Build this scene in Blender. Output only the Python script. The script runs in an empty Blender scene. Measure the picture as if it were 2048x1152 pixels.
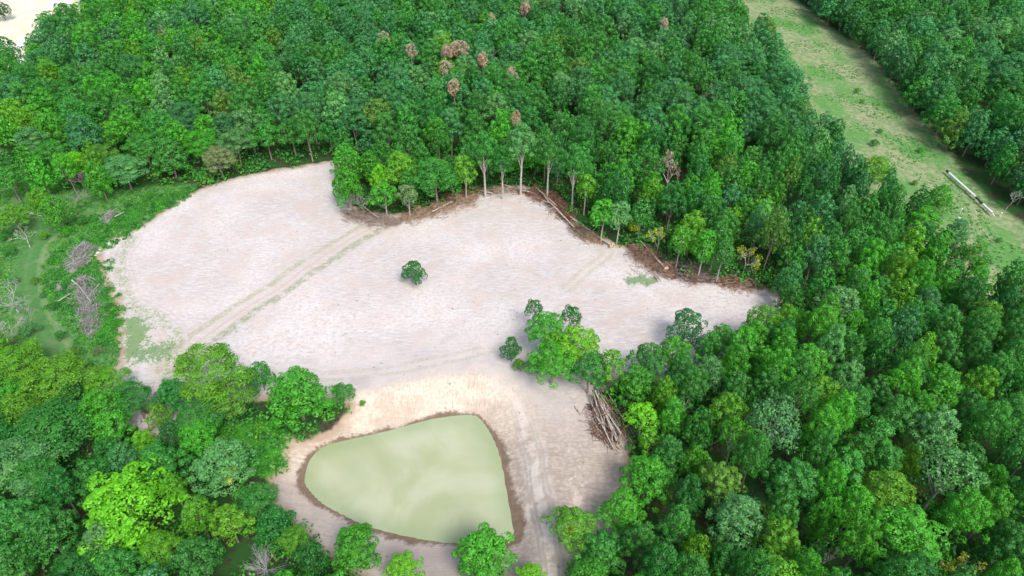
import bpy, math, random
import numpy as np
from mathutils import Vector
R = math.radians
scene = bpy.context.scene
COL = scene.collection

# ------------------------------------------------------------------ camera
CAMH = 100.0; TILT = 40.0; FPX = 1365.0           # focal length in pixels of the 2048 px frame
cd = bpy.data.cameras.new('camera'); cam = bpy.data.objects.new('camera', cd); COL.objects.link(cam)
cam.location = (0, 0, CAMH); cam.rotation_euler = (R(90-TILT), 0, 0)
cd.sensor_fit = 'HORIZONTAL'; cd.sensor_width = 36; cd.lens = FPX/2048*36
cd.clip_start = 1; cd.clip_end = 6000
scene.camera = cam
# ------------------------------------------------------------------ light
SUN_EL = 52.0; SUN_AZ = 152.0                      # azimuth measured clockwise from +Y: behind the camera and to the right
w = bpy.data.worlds.new('World'); scene.world = w; w.use_nodes = True
wn = w.node_tree; bg = wn.nodes['Background']
sky = wn.nodes.new('ShaderNodeTexSky'); sky.sky_type = 'NISHITA'; sky.sun_disc = False
sky.sun_elevation = R(SUN_EL); sky.sun_rotation = R(SUN_AZ); sky.air_density = 1.0; sky.dust_density = 4.0; sky.ozone_density = 1.0
wn.links.new(sky.outputs[0], bg.inputs[0]); bg.inputs[1].default_value = 0.15
sd = bpy.data.lights.new('sun', 'SUN'); sd.energy = 1.9; sd.angle = R(20); sd.color = (1, .96, .92)
so = bpy.data.objects.new('sun', sd); COL.objects.link(so)
_d = Vector((math.sin(R(SUN_AZ))*math.cos(R(SUN_EL)), math.cos(R(SUN_AZ))*math.cos(R(SUN_EL)), math.sin(R(SUN_EL))))
so.rotation_euler = _d.to_track_quat('Z', 'Y').to_euler(); so.location = (60, -60, 200)
vs = scene.view_settings; vs.view_transform = 'Standard'; vs.look = 'None'; vs.gamma = 1; vs.exposure = 0.54
scene.cycles.max_bounces = 6; scene.cycles.diffuse_bounces = 4; scene.cycles.transparent_max_bounces = 4
scene.cycles.transmission_bounces = 2; scene.cycles.glossy_bounces = 2

# ------------------------------------------------------------------ pixel rays
_c, _s = math.cos(R(TILT)), math.sin(R(TILT))
def ray(u, v):
    x = (u-1024)/FPX; y = (576-v)/FPX
    return np.array([x, _c + y*_s, -_s + y*_c])
def at(u, v, z=0.0):
    d = ray(u, v); t = (z-CAMH)/d[2]
    return np.array([d[0]*t, d[1]*t, z])
def proj(x, y, z):
    """world -> (u, v, depth)"""
    dz = z-CAMH
    dep = y*_c - dz*_s; up = y*_s + dz*_c
    return 1024+FPX*x/dep, 576-FPX*up/dep, dep
def poly(pts):                                     # pixel outline -> world outline; (u, v) on the ground or (u, v, height)
    return np.array([at(p[0], p[1], p[2] if len(p) > 2 else 0.0)[:2] for p in pts])

def seg_dist(P, A, B):
    d = B-A; L = (d*d).sum()+1e-9
    t = np.clip(((P-A)@d)/L, 0, 1)
    return np.hypot(*(P-(A+t[:, None]*d)).T), t
def sdist(P, pol):                                 # signed distance, positive inside
    dm = np.full(len(P), 1e9); ins = np.zeros(len(P), bool)
    n = len(pol)
    for i in range(n):
        a, b = pol[i], pol[(i+1) % n]
        dm = np.minimum(dm, seg_dist(P, a, b)[0])
        c = ((a[1] > P[:, 1]) != (b[1] > P[:, 1]))
        with np.errstate(divide='ignore', invalid='ignore'):
            xx = (b[0]-a[0])*(P[:, 1]-a[1])/(b[1]-a[1])+a[0]
        ins ^= (c & (P[:, 0] < xx))
    return np.where(ins, dm, -dm)
def smooth_line(pts, n=8):                         # Catmull-Rom through world points
    p = np.array(pts); q = np.vstack([2*p[0]-p[1], p, 2*p[-1]-p[-2]]); out = []
    for i in range(1, len(q)-2):
        for k in range(n):
            t = k/n; a, b, c, d = q[i-1], q[i], q[i+1], q[i+2]
            out.append(.5*((2*b)+(-a+c)*t+(2*a-5*b+4*c-d)*t*t+(-a+3*b-3*c+d)*t**3))
    out.append(q[-2]); return np.array(out)
def line_dist(P, line):                            # signed sideways distance and length along a line
    best = np.full(len(P), 1e9); sg = np.ones(len(P)); al = np.zeros(len(P)); acc = 0
    for i in range(len(line)-1):
        a, b = line[i], line[i+1]; d, t = seg_dist(P, a, b); L = np.hypot(*(b-a))
        m = d < best
        cr = (b[0]-a[0])*(P[:, 1]-a[1])-(b[1]-a[1])*(P[:, 0]-a[0])
        best = np.where(m, d, best); sg = np.where(m, np.sign(cr), sg); al = np.where(m, acc+t*L, al); acc += L
    return best*sg, al

# ------------------------------------------------------------------ outlines of the place
Z = 8
OPEN = poly([(-400, 480), (0, 455), (60, 420), (120, 400), (235, 388), (330, 380), (420, 360), (480, 345), (560, 332), (680, 322), (700, 395), (740, 420),
    (830, 425), (890, 395), (960, 372), (1050, 360), (1130, 380), (1180, 445), (1235, 485), (1290, 500), (1350, 545), (1430, 560), (1540, 575),
    (1560, 625, Z), (1480, 640, Z), (1400, 650, Z), (1340, 665, Z), (1310, 705, Z), (1240, 715, Z), (1205, 700, Z), (1185, 660, Z), (1130, 640, Z), (1075, 625, Z), (1035, 645, Z),
    (1060, 745), (1110, 770), (1150, 790), (1230, 795), (1278, 830), (1282, 930), (1250, 990), (1180, 1070), (1150, 1110), (1160, 1240), (1010, 1240), (700, 1190), (650, 1110), (590, 1040),
    (535, 985), (500, 900), (450, 850), (560, 840), (640, 850), (690, 810), (640, 740, 6), (540, 745, 7), (480, 730, 7), (400, 720, 7), (345, 740, 7), (275, 800), (200, 790), (190, 740), (0, 700), (-400, 760)])
STRIP = poly([(1380, -120, Z), (1462, 0, Z), (1530, 60, Z), (1585, 130, Z), (1595, 200, Z), (1665, 262, Z), (1705, 312, Z), (1775, 350, Z), (1800, 395, Z), (1880, 420, Z), (1895, 455, Z),
    (1970, 520, Z), (2060, 590, Z), (2500, 800, Z), (2500, 620), (2048, 462), (1960, 410), (1902, 345), (1870, 290), (1820, 240), (1780, 185), (1720, 112), (1640, 50), (1565, -10), (1490, -120)])
CORNER = poly([(-500, -150), (190, -150), (150, -14), (148, 2, 14), (96, 10, 14), (48, 34, 14), (38, 56, 14), (0, 76, 14), (-500, 110, 14)])
PALE = poly([(26, 108, 6), (30, 84), (52, 60), (66, 64), (60, 84), (48, 108, 6)])
ROAD = poly([(118, -60), (160, -60), (138, 14), (100, 16), (100, 5)])
SOIL = poly([(682, 318), (655, 322), (610, 330), (560, 338), (480, 352), (410, 372), (352, 402), (300, 442), (240, 474), (212, 477), (192, 508), (208, 560), (236, 620), (232, 665), (236, 720),
    (215, 745), (190, 790), (250, 860), (330, 880), (420, 870), (430, 800), (640, 800), (702, 812), (650, 855), (575, 872), (562, 925), (532, 955), (545, 1005), (600, 1060), (650, 1110), (720, 1160), (760, 1300), (1250, 1300), (1200, 1150), (1240, 1080), (1240, 1010), (1262, 950), (1262, 880), (1200, 800), (1230, 760), (1330, 770), (1560, 680),
    (1590, 610), (1535, 574), (1440, 556), (1372, 548), (1300, 505), (1235, 488), (1165, 455), (1118, 390), (1050, 368), (965, 376), (890, 402), (840, 425), (720, 425), (690, 390)])
LEFTMEADOW = poly([(-500, 300), (60, 300), (130, 380), (235, 380), (400, 365), (360, 400), (300, 445), (240, 478), (195, 510), (210, 560), (240, 620), (245, 690), (240, 760), (-500, 800)])
PATCH = poly([(440, 850), (520, 835), (575, 870), (565, 930), (530, 955), (480, 920), (440, 890)])
WZ = -2.6
POND = smooth_line([at(u, v, WZ)[:2] for u, v in [(952, 838), (962, 848), (980, 876), (1000, 920), (1015, 985), (1028, 1052), (1030, 1068), (1018, 1077), (985, 1078), (900, 1080), (820, 1068), (740, 1048), (690, 1025), (650, 1003), (622, 975), (616, 958), (624, 925), (650, 898), (700, 884), (780, 866), (860, 844), (915, 836), (940, 834)]], 4)
T_DIAG = smooth_line([at(u, v)[:2] for u, v in [(340, 730), (395, 680), (470, 628), (545, 580), (620, 528), (700, 478), (745, 452)]])
T_LEFT = smooth_line([at(u, v)[:2] for u, v in [(262, 480), (240, 515), (245, 560), (258, 605), (300, 625), (335, 650), (350, 690), (340, 730), (330, 800)]])
T_DAM = smooth_line([at(u, v)[:2] for u, v in [(1090, 620), (1030, 645), (985, 680), (960, 705), (985, 745), (1025, 790), (1052, 850), (1070, 930), (1085, 1010), (1100, 1100), (1110, 1200)]])
T_PATH = smooth_line([at(u, v)[:2] for u, v in [(-60, 420), (40, 440), (100, 460), (70, 490), (52, 540), (55, 600), (75, 650), (105, 700), (110, 760)]])
T_SOUTH = smooth_line([at(u, v)[:2] for u, v in [(350, 700), (480, 745), (640, 752), (800, 735), (900, 715), (975, 700)]])
T_EAST = smooth_line([at(u, v)[:2] for u, v in [(930, 400), (1060, 385), (1120, 430), (1180, 480), (1215, 505), (1170, 545), (1130, 580)]])
T_PIPE = smooth_line([at(u, v)[:2] for u, v in [(1895, 330), (1925, 372), (1960, 402), (2010, 440), (2060, 470)]])
GRASS_SPOT = poly([(1240, 560), (1255, 550), (1285, 548), (1318, 560), (1320, 568), (1290, 574), (1255, 572)])
GREEN_SW = poly([(240, 640), (275, 632), (300, 650), (298, 690), (345, 688), (350, 715), (270, 722), (240, 720)])

def lfn(x, y, s, seed):                            # smooth low frequency noise from a few sines
    r = np.random.RandomState(seed); v = 0
    for k in range(5):
        a = r.uniform(0, 6.28); f = s*r.uniform(.5, 1.6); v = v+np.sin((x*math.cos(a)+y*math.sin(a))*f+r.uniform(0, 6.28))
    return v/3.2
def sst(t): t = np.clip(t, 0, 1); return t*t*(3-2*t)
def height(P):
    P = np.atleast_2d(P); x, y = P[:, 0], P[:, 1]
    dp = -sdist(P, POND)                            # positive outside the water
    h = 0.35*lfn(x, y, .05, 1)+0.06*lfn(x, y, .5, 2)
    h = h*sst((dp-2)/20)
    bank = np.where(dp > 0, WZ+.0+(0-WZ)*sst(dp/9.0)**.9, WZ+dp*.35)
    bank = np.maximum(bank, WZ-2.0)
    wgt = 1-sst((dp-9)/6)
    h = h*(1-wgt)+bank*wgt
    d, al = line_dist(P, T_DAM)
    east = (d > 0)
    h += 0.7*np.exp(-(d/4.0)**2)*sst((al-35)/20)
    h = h-np.where(d > 0, 1.6*sst((d-3)/14)*sst((al-40)/20)*(1-sst((d-20)/12)), 0)*(x > 0)
    return h
def ground_at(u, v):
    p = at(u, v)
    for _ in range(6): p = at(u, v, float(height(p[:2])[0]))
    return p

# ------------------------------------------------------------------ node helpers
class NT:
    def __init__(s, name):
        s.m = bpy.data.materials.new(name); s.m.use_nodes = True; s.t = s.m.node_tree
        s.b = s.t.nodes['Principled BSDF']; s.out = s.t.nodes['Material Output']
    def n(s, k): return s.t.nodes.new(k)
    def l(s, a, b):
        if isinstance(a, (int, float)): b.default_value = a
        elif isinstance(a, tuple): b.default_value = a+((1,) if len(a) == 3 and len(b.default_value) == 4 else ())
        else: s.t.links.new(a, b)
    def m_(s, op, a, b=0, c=0, clamp=False):
        n = s.n('ShaderNodeMath'); n.operation = op; n.use_clamp = clamp
        s.l(a, n.inputs[0]); s.l(b, n.inputs[1]); s.l(c, n.inputs[2]); return n.outputs[0]
    def mix(s, f, a, b, bt='MIX'):
        n = s.n('ShaderNodeMix'); n.data_type = 'RGBA'; n.blend_type = bt
        s.l(f, n.inputs[0]); s.l(a, n.inputs[6]); s.l(b, n.inputs[7]); return n.outputs[2]
    def pos(s): return s.n('ShaderNodeNewGeometry').outputs['Position']
    def vec(s, sc=(1, 1, 1), rot=0):
        n = s.n('ShaderNodeMapping'); s.l(s.pos(), n.inputs[0]); n.inputs['Scale'].default_value = sc; n.inputs['Rotation'].default_value = (0, 0, rot); return n.outputs[0]
    def noise(s, scale, det=3, v=None, rough=.55, dist=0):
        n = s.n('ShaderNodeTexNoise'); s.l(v if v is not None else s.pos(), n.inputs['Vector'])
        n.inputs['Scale'].default_value = scale; n.inputs['Detail'].default_value = det; n.inputs['Roughness'].default_value = rough; n.inputs['Distortion'].default_value = dist
        return n.outputs[0]
    def attr(s, name, out='Fac', kind='GEOMETRY'):
        n = s.n('ShaderNodeAttribute'); n.attribute_name = name; n.attribute_type = kind; return n.outputs[out]
    def ss(s, v, a, b):                            # smooth 0..1 as v goes a..b
        n = s.n('ShaderNodeMapRange'); n.interpolation_type = 'SMOOTHSTEP'; s.l(v, n.inputs[0]); s.l(a, n.inputs[1]); s.l(b, n.inputs[2]); return n.outputs[0]
    def hump(s, v, c, w):                          # 1 at v=c falling to 0 at distance w
        return s.m_('SUBTRACT', 1, s.ss(s.m_('ABSOLUTE', s.m_('SUBTRACT', v, c)), w*.35, w))
    def bump(s, h, st, d=.3):
        n = s.n('ShaderNodeBump'); s.l(h, n.inputs['Height']); n.inputs['Strength'].default_value = st; n.inputs['Distance'].default_value = d; s.t.links.new(n.outputs[0], s.b.inputs['Normal'])

def mat_ground():
    g = NT('ground'); b = g.b; b.inputs['Roughness'].default_value = .95; b.inputs['Specular IOR Level'].default_value = .1
    big = g.noise(.035, 4); mid = g.noise(.16, 4); fin = g.noise(1.4, 4); vfin = g.noise(5, 2)
    rake = g.noise(.9, 5, g.vec((.5, 2.6, 1), R(4)), .68, .6)            # straw raked roughly left to right
    rake2 = g.noise(1.4, 5, g.vec((.4, 1.6, 1), R(-10)), .7, .8)
    soil = g.ss(rake, .32, .72)
    base = g.mix(soil, (.44, .405, .385), (.605, .585, .575))
    base = g.mix(g.m_('MULTIPLY', g.ss(rake2, .47, .64), .62), base, (.40, .355, .335))
    base = g.mix(g.m_('MULTIPLY', g.ss(mid, .47, .62), .6), base, (.50, .42, .37))   # pinkish clay patches
    base = g.mix(g.m_('MULTIPLY', g.m_('MULTIPLY', g.ss(big, .40, .62), g.ss(fin, .3, .6)), .6), base, (.665, .635, .62))
    base = g.mix(g.m_('MULTIPLY', g.ss(g.noise(.55, 6, None, .72), .52, .70), .4), base, (.47, .42, .39))    # thick pale straw
    base = g.mix(g.m_('MULTIPLY', g.ss(vfin, .52, .72), .40), base, (.33, .28, .25))
    # bank round the pond: cream clay, rilled, then the dark wet band
    dp = g.attr('d_pond'); wob = g.m_('MULTIPLY', g.m_('SUBTRACT', g.noise(.35, 3), .5), 5)
    dpw = g.m_('ADD', dp, wob)
    bank = g.m_('SUBTRACT', 1, g.ss(dpw, 7, 12))
    dam = g.attr('d_dam'); al = g.attr('a_dam')
    bankc = g.mix(g.ss(fin, .3, .7), (.50, .42, .335), (.655, .58, .475))
    bankc = g.mix(g.m_('MULTIPLY', g.ss(mid, .42, .62), .7), bankc, (.43, .34, .28))
    rill = g.noise(1.5, 4, g.vec((2.4, .3, 1), R(-8)), .65)
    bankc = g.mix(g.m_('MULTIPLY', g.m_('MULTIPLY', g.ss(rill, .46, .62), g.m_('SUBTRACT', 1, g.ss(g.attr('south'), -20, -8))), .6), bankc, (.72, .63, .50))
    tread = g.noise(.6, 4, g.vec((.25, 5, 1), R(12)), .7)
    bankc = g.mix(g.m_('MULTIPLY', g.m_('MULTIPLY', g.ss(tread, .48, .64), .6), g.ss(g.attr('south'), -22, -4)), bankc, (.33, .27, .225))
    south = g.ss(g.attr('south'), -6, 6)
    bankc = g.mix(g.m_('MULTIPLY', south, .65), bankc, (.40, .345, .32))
    bank2 = g.m_('SUBTRACT', 1, g.ss(dpw, 12, 26))
    base = g.mix(g.m_('MULTIPLY', bank2, .75), base, g.mix(g.ss(mid, .3, .6), (.41, .37, .355), (.52, .475, .455)))
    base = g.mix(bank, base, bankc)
    damw = g.m_('MULTIPLY', g.ss(al, 30, 50), g.m_('SUBTRACT', 1, g.ss(g.m_('ABSOLUTE', g.m_('SUBTRACT', dam, 6)), 10, 24)))
    damc = g.mix(g.ss(fin, .35, .7), (.335, .285, .235), (.45, .39, .33))
    damc = g.mix(g.m_('MULTIPLY', g.ss(tread, .46, .62), .55), damc, (.28, .225, .19))
    damc = g.mix(g.m_('MULTIPLY', g.ss(g.noise(.22, 5, None, .7), .55, .64), .7), damc, (.62, .53, .44))
    base = g.mix(g.m_('MULTIPLY', damw, .92), base, damc)
    # wheel tracks
    def ruts(dist, offs, wd):
        o = None
        for c in offs:
            h = g.hump(dist, c, wd); o = h if o is None else g.m_('MAXIMUM', o, h)
        return o
    jag = g.m_('ADD', g.m_('MULTIPLY', g.m_('SUBTRACT', g.noise(.8, 4, None, .7), .5), .6), g.m_('MULTIPLY', g.m_('SUBTRACT', g.noise(.12, 2), .5), 2.0))
    dmj = g.m_('ADD', dam, jag)
    base = g.mix(g.m_('MULTIPLY', g.m_('MULTIPLY', g.hump(dmj, 0, 3.0), g.m_('MULTIPLY', g.ss(g.noise(.4, 4), .3, .6), g.m_('MULTIPLY_ADD', g.ss(al, 22, 42), .75, .25))), .6), base, (.68, .62, .56))
    base = g.mix(g.m_('MULTIPLY', g.m_('MULTIPLY', ruts(dmj, (-1.6, -1.0, 1.0, 1.6), .40), g.m_('MULTIPLY', g.ss(g.noise(.9, 4), .28, .48), g.m_('MULTIPLY_ADD', g.ss(al, 26, 55), .85, .1))), .8), base, (.345, .31, .265))
    dg = g.m_('ADD', g.attr('d_diag'), jag)
    base = g.mix(g.m_('MULTIPLY', g.hump(dg, 0, 5.2), .32), base, (.47, .41, .34))
    gn = g.m_('MULTIPLY', g.ss(g.noise(.5, 5, None, .7), .36, .56), g.m_('MULTIPLY_ADD', g.ss(g.noise(2.2, 3), .4, .6), .5, .5))
    base = g.mix(g.m_('MULTIPLY', g.m_('MULTIPLY', g.hump(dg, -2.9, 1.5), gn), .8), base, (.21, .26, .14))
    base = g.mix(g.m_('MULTIPLY', g.m_('MULTIPLY', g.hump(dg, 2.2, 1.1), gn), .7), base, (.28, .30, .17))
    base = g.mix(g.m_('MULTIPLY', g.hump(dg, -.4, .5), .6), base, (.45, .37, .32))
    dl = g.m_('ADD', g.attr('d_left'), jag)
    base = g.mix(g.m_('MULTIPLY', g.m_('MULTIPLY', g.hump(dl, 0, 2.0), g.m_('MULTIPLY', g.ss(g.noise(.6, 5, None, .75), .42, .56), g.ss(g.noise(2.4, 3), .35, .55))), .8), base, (.24, .30, .15))
    base = g.mix(g.m_('MULTIPLY', g.m_('MULTIPLY', ruts(dl, (-2.6, -1.6, 1.6, 2.6), .4), gn), .4), base, (.40, .33, .27))
    for nm, k in (('d_southt', .5), ('d_east', .5)):
        d_ = g.m_('ADD', g.attr(nm), jag)
        base = g.mix(g.m_('MULTIPLY', g.m_('MULTIPLY', ruts(d_, (-1.1, 1.1), .8), gn), k), base, (.33, .34, .22))
    # green growth on the bare soil
    spot = g.m_('ADD', g.attr('d_spot'), g.m_('MULTIPLY', g.m_('SUBTRACT', g.noise(.5, 5, None, .7), .5), 9))
    base = g.mix(g.m_('MULTIPLY', g.ss(spot, -.2, 1.2), .9), base, g.mix(vfin, (.10, .20, .09), (.22, .32, .16)))
    sw = g.m_('ADD', g.attr('d_sw'), g.m_('ADD', g.m_('MULTIPLY', g.m_('SUBTRACT', g.noise(.4, 5, None, .7), .5), 11), g.m_('MULTIPLY', g.m_('SUBTRACT', g.noise(1.8, 4, None, .7), .5), 10)))
    base = g.mix(g.m_('MULTIPLY', g.ss(sw, -.5, 1.0), .85), base, g.mix(vfin, (.06, .20, .045), (.20, .30, .12)))
    weeds = g.m_('MULTIPLY', g.ss(g.noise(1.1, 3), .66, .72), g.ss(g.noise(.06, 2), .42, .56))
    base = g.mix(g.m_('MULTIPLY', weeds, .8), base, (.13, .19, .08))
    wet = g.m_('SUBTRACT', 1, g.ss(g.m_('ADD', g.m_('ADD', dp, g.m_('MULTIPLY', wob, .34)), g.m_('MULTIPLY', g.m_('SUBTRACT', g.noise(1.6, 4), .5), 1.6)), g.m_('MULTIPLY_ADD', g.ss(g.noise(.12, 3), .4, .62), .9, .55), g.m_('MULTIPLY_ADD', g.ss(g.noise(.12, 3), .4, .62), .9, 1.5)))
    base = g.mix(g.m_('MULTIPLY', wet, .9), base, g.mix(fin, (.10, .07, .045), (.21, .15, .10)))
    # other ground: litter under the wood, meadow, the cleared strip, the corner field
    floor = g.mix(g.ss(fin, .35, .7), (.035, .035, .02), (.075, .065, .045))
    floor = g.mix(g.ss(g.noise(.3, 4), .38, .55), floor, (.025, .085, .02))
    med = g.mix(g.ss(fin, .3, .7), (.035, .14, .035), (.08, .24, .055))
    med = g.mix(g.m_('MULTIPLY', g.ss(g.noise(.5, 5, None, .7), .46, .6), .6), med, (.15, .26, .09))
    med = g.mix(g.m_('MULTIPLY', g.ss(g.noise(.11, 5, None, .7), .56, .66), .5), med, (.25, .25, .16))
    dpa = g.attr('d_path')
    med = g.mix(g.m_('MULTIPLY', g.hump(g.m_('ADD', dpa, jag), 0, 3.2), .6), med, g.mix(vfin, (.05, .16, .045), (.10, .22, .07)))
    med = g.mix(g.m_('MULTIPLY', g.hump(dpa, 2.9, 1.0), .35), med, (.25, .30, .16))
    med = g.mix(g.m_('MULTIPLY', g.hump(dpa, 0, .7), .3), med, (.13, .24, .09))
    st_n = g.noise(.07, 5, g.vec((1, .45, 1), R(38)), .6)
    strip = g.mix(g.ss(g.m_('ADD', st_n, g.m_('MULTIPLY', g.m_('SUBTRACT', g.noise(1.2, 4), .5), .3)), .40, .55), (.10, .27, .065), (.29, .315, .175))
    strip = g.mix(g.m_('MULTIPLY', g.ss(g.noise(.5, 5, None, .7), .42, .58), .6), strip, (.07, .21, .05))
    strip = g.mix(g.m_('MULTIPLY', g.ss(vfin, .52, .7), .4), strip, (.36, .36, .24))
    strip = g.mix(g.m_('MULTIPLY', g.ss(g.noise(2.2, 2), .69, .73), .6), strip, (.5, .55, .45))
    corner = g.mix(g.ss(mid, .35, .65), (.62, .62, .44), (.74, .70, .57))
    rest = g.mix(g.ss(g.m_('ADD', g.attr('d_med'), wob), -1.5, 1.5), floor, med)
    rest = g.mix(g.ss(g.m_('ADD', g.attr('d_patch'), wob), -1, 1), rest, g.mix(vfin, (.03, .16, .02), (.06, .26, .03)))
    rest = g.mix(g.ss(g.m_('ADD', g.attr('d_strip'), wob), -5, -2), rest, strip)
    rest = g.mix(g.ss(g.m_('ADD', g.attr('d_corner'), wob), -2, 0), rest, corner)
    rest = g.mix(g.ss(g.m_('ADD', g.attr('d_pale'), g.m_('MULTIPLY', wob, .6)), -1, 0), rest, (.80, .77, .74))
    sw_ = g.m_('ADD', g.attr('d_soil'), g.m_('MULTIPLY', wob, .7))
    edge = g.mix(g.ss(sw_, 0, 2.2), (.36, .27, .20), base)
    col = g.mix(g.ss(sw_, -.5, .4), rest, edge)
    g.l(col, b.inputs['Base Color'])
    hh = g.m_('ADD', g.m_('MULTIPLY', rake, .5), g.m_('MULTIPLY', fin, .5))
    g.bump(hh, .5, .25)
    return g.m
def mat_plain(name, a, bcol, scale=3, rough=.8, bump=.2):
    g = NT(name); g.l(g.mix(g.ss(g.noise(scale, 4), .35, .65), a, bcol), g.b.inputs['Base Color']); g.b.inputs['Roughness'].default_value = rough
    g.b.inputs['Specular IOR Level'].default_value = .2
    if bump: g.bump(g.noise(scale*3, 3), bump, .1)
    return g.m
def mat_water():
    g = NT('turbid_water'); b = g.b
    n1 = g.noise(.035, 3, None, .5, 2.5); n2 = g.noise(.09, 4, g.vec((1, .6, 1), R(30)), .5, 3.0)
    c = g.mix(g.ss(n1, .34, .66), (.34, .385, .22), (.43, .465, .315))
    c = g.mix(g.m_('MULTIPLY', g.ss(n2, .5, .66), .3), c, (.33, .41, .235))
    c = g.mix(g.m_('MULTIPLY', g.ss(g.attr('d_shore'), 3.5, 0), .45), c, (.25, .33, .17))
    g.l(c, b.inputs['Base Color']); b.inputs['Roughness'].default_value = .07; b.inputs['Specular IOR Level'].default_value = .5
    g.bump(g.noise(2.2, 4, g.vec((1, 2, 1), R(20))), .10, .05)
    return g.m
def mat_leaf(name, joined):
    g = NT(name); t = g.t; t.nodes.remove(g.b)
    if joined: tint = g.attr('tint', 'Color')
    else:
        oi = g.n('ShaderNodeObjectInfo'); tint = oi.outputs['Color']
    lv = g.attr('lv')                                # each leaf spray a little lighter or darker, yellower or bluer
    def mul(a, k): return g.mix(1.0, a, k, 'MULTIPLY')
    pv = g.attr('pv')
    c = g.mix(lv, mul(tint, (.52, .62, .75)), mul(tint, (1.35, 1.30, 1.05)))
    c = g.mix(g.m_('MULTIPLY', g.ss(pv, .5, 1.0), .6), c, mul(c, (1.32, 1.2, .9)))
    d = g.n('ShaderNodeBsdfDiffuse'); g.l(c, d.inputs[0])
    tr = g.n('ShaderNodeBsdfTranslucent'); g.l(mul(c, (1.25, 1.15, .7)), tr.inputs[0])
    mx = g.n('ShaderNodeMixShader'); mx.inputs[0].default_value = .28; t.links.new(d.outputs[0], mx.inputs[1]); t.links.new(tr.outputs[0], mx.inputs[2])
    gl = g.n('ShaderNodeBsdfGlossy'); gl.inputs['Roughness'].default_value = .5; gl.inputs[0].default_value = (.9, .95, 1, 1)
    m2 = g.n('ShaderNodeMixShader'); m2.inputs[0].default_value = .025; t.links.new(mx.outputs[0], m2.inputs[1]); t.links.new(gl.outputs[0], m2.inputs[2])
    t.links.new(m2.outputs[0], g.out.inputs[0]); return g.m
M = dict(ground=mat_ground(), water=mat_water(), leaf=mat_leaf('leaf', False), leafj=mat_leaf('leaf_mass', True),
    bark=mat_plain('bark', (.16, .135, .11), (.30, .27, .235), 4), pale=mat_plain('pale_bark', (.34, .31, .28), (.52, .49, .45), 4),
    silver=mat_plain('weathered_wood', (.34, .33, .33), (.52, .51, .50), 5), twig=mat_plain('grey_twig', (.22, .19, .19), (.36, .32, .31), 5),
    brush=mat_plain('dead_brush', (.13, .065, .045), (.33, .19, .13), 1.2), brush2=mat_plain('tan_brush', (.26, .17, .11), (.48, .36, .26), 1.2),
    log=mat_plain('log_wood', (.36, .29, .23), (.58, .50, .42), 2), root=mat_plain('root_clay', (.45, .36, .26), (.62, .50, .38), 3),
    white=mat_plain('white_pipe_coating', (.74, .75, .76), (.80, .80, .80), .8, .4, 0), dark=mat_plain('dark_pipe_joint', (.03, .04, .07), (.06, .07, .10), 1, .5, 0),
    snag=mat_plain('bleached_wood', (.44, .44, .45), (.62, .62, .62), 5),
    rock=mat_plain('limestone', (.45, .42, .38), (.62, .58, .52), 2))

# ------------------------------------------------------------------ mesh helpers
def mesh(name, V, F, mat, smooth=False, **attrs):
    me = bpy.data.meshes.new(name); V = np.asarray(V, np.float32); F = np.asarray(F, np.int32); k = F.shape[1]
    me.vertices.add(len(V)); me.vertices.foreach_set('co', V.ravel())
    me.loops.add(F.size); me.loops.foreach_set('vertex_index', F.ravel())
    me.polygons.add(len(F)); me.polygons.foreach_set('loop_start', np.arange(0, F.size, k, dtype=np.int32))
    try: me.polygons.foreach_set('loop_total', np.full(len(F), k, np.int32))
    except Exception: pass
    if smooth: me.polygons.foreach_set('use_smooth', np.ones(len(F), bool))
    for a, v in attrs.items():
        v = np.asarray(v, np.float32)
        if v.ndim == 2:
            at_ = me.attributes.new(a, 'FLOAT_COLOR', 'POINT'); at_.data.foreach_set('color', v.ravel())
        else:
            at_ = me.attributes.new(a, 'FLOAT', 'POINT'); at_.data.foreach_set('value', v)
    me.materials.append(mat); me.update(calc_edges=True); return me
def link(name, data, parent=None, label=None, cat=None, group=None, kind=None, loc=None):
    o = bpy.data.objects.new(name, data); COL.objects.link(o)
    if parent: o.parent = parent
    if loc is not None: o.location = loc
    for k, v in (('label', label), ('category', cat), ('group', group), ('kind', kind)):
        if v: o[k] = v
    return o
def tubes(P0, P1, r0, r1, n=4):                     # many tapered sticks in one go
    P0, P1 = np.asarray(P0, float), np.asarray(P1, float); r0, r1 = np.asarray(r0, float), np.asarray(r1, float)
    d = P1-P0; L = np.linalg.norm(d, axis=1, keepdims=True)+1e-9; d = d/L
    ref = np.where(np.abs(d[:, 2:3]) > .9, np.array([[1., 0, 0]]), np.array([[0, 0, 1.]]))
    a = np.cross(d, ref); a /= np.linalg.norm(a, axis=1, keepdims=True)+1e-9; b = np.cross(d, a)
    N = len(P0); V = np.zeros((N, 2*n, 3))
    for k in range(n):
        c, s = math.cos(6.28318*k/n), math.sin(6.28318*k/n); o = a*c+b*s
        V[:, k] = P0+o*r0[:, None]; V[:, n+k] = P1+o*r1[:, None]
    f = np.array([[k, (k+1) % n, n+(k+1) % n, n+k] for k in range(n)]+([[0, 3, 2, 1], [4, 5, 6, 7]] if n == 4 else []))
    F = (f[None]+(np.arange(N)*2*n)[:, None, None]).reshape(-1, 4)
    return V.reshape(-1, 3), F
def merge(parts):
    V, F, o = [], [], 0
    for v, f in parts: V.append(v); F.append(f+o); o += len(v)
    return np.vstack(V), np.vstack(F)
def path_tube(pts, rad, n=7):
    pts = np.array(pts); return tubes(pts[:-1], pts[1:], rad[:-1], rad[1:], n)
def unit(v): return v/(np.linalg.norm(v, axis=-1, keepdims=True)+1e-9)
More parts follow.
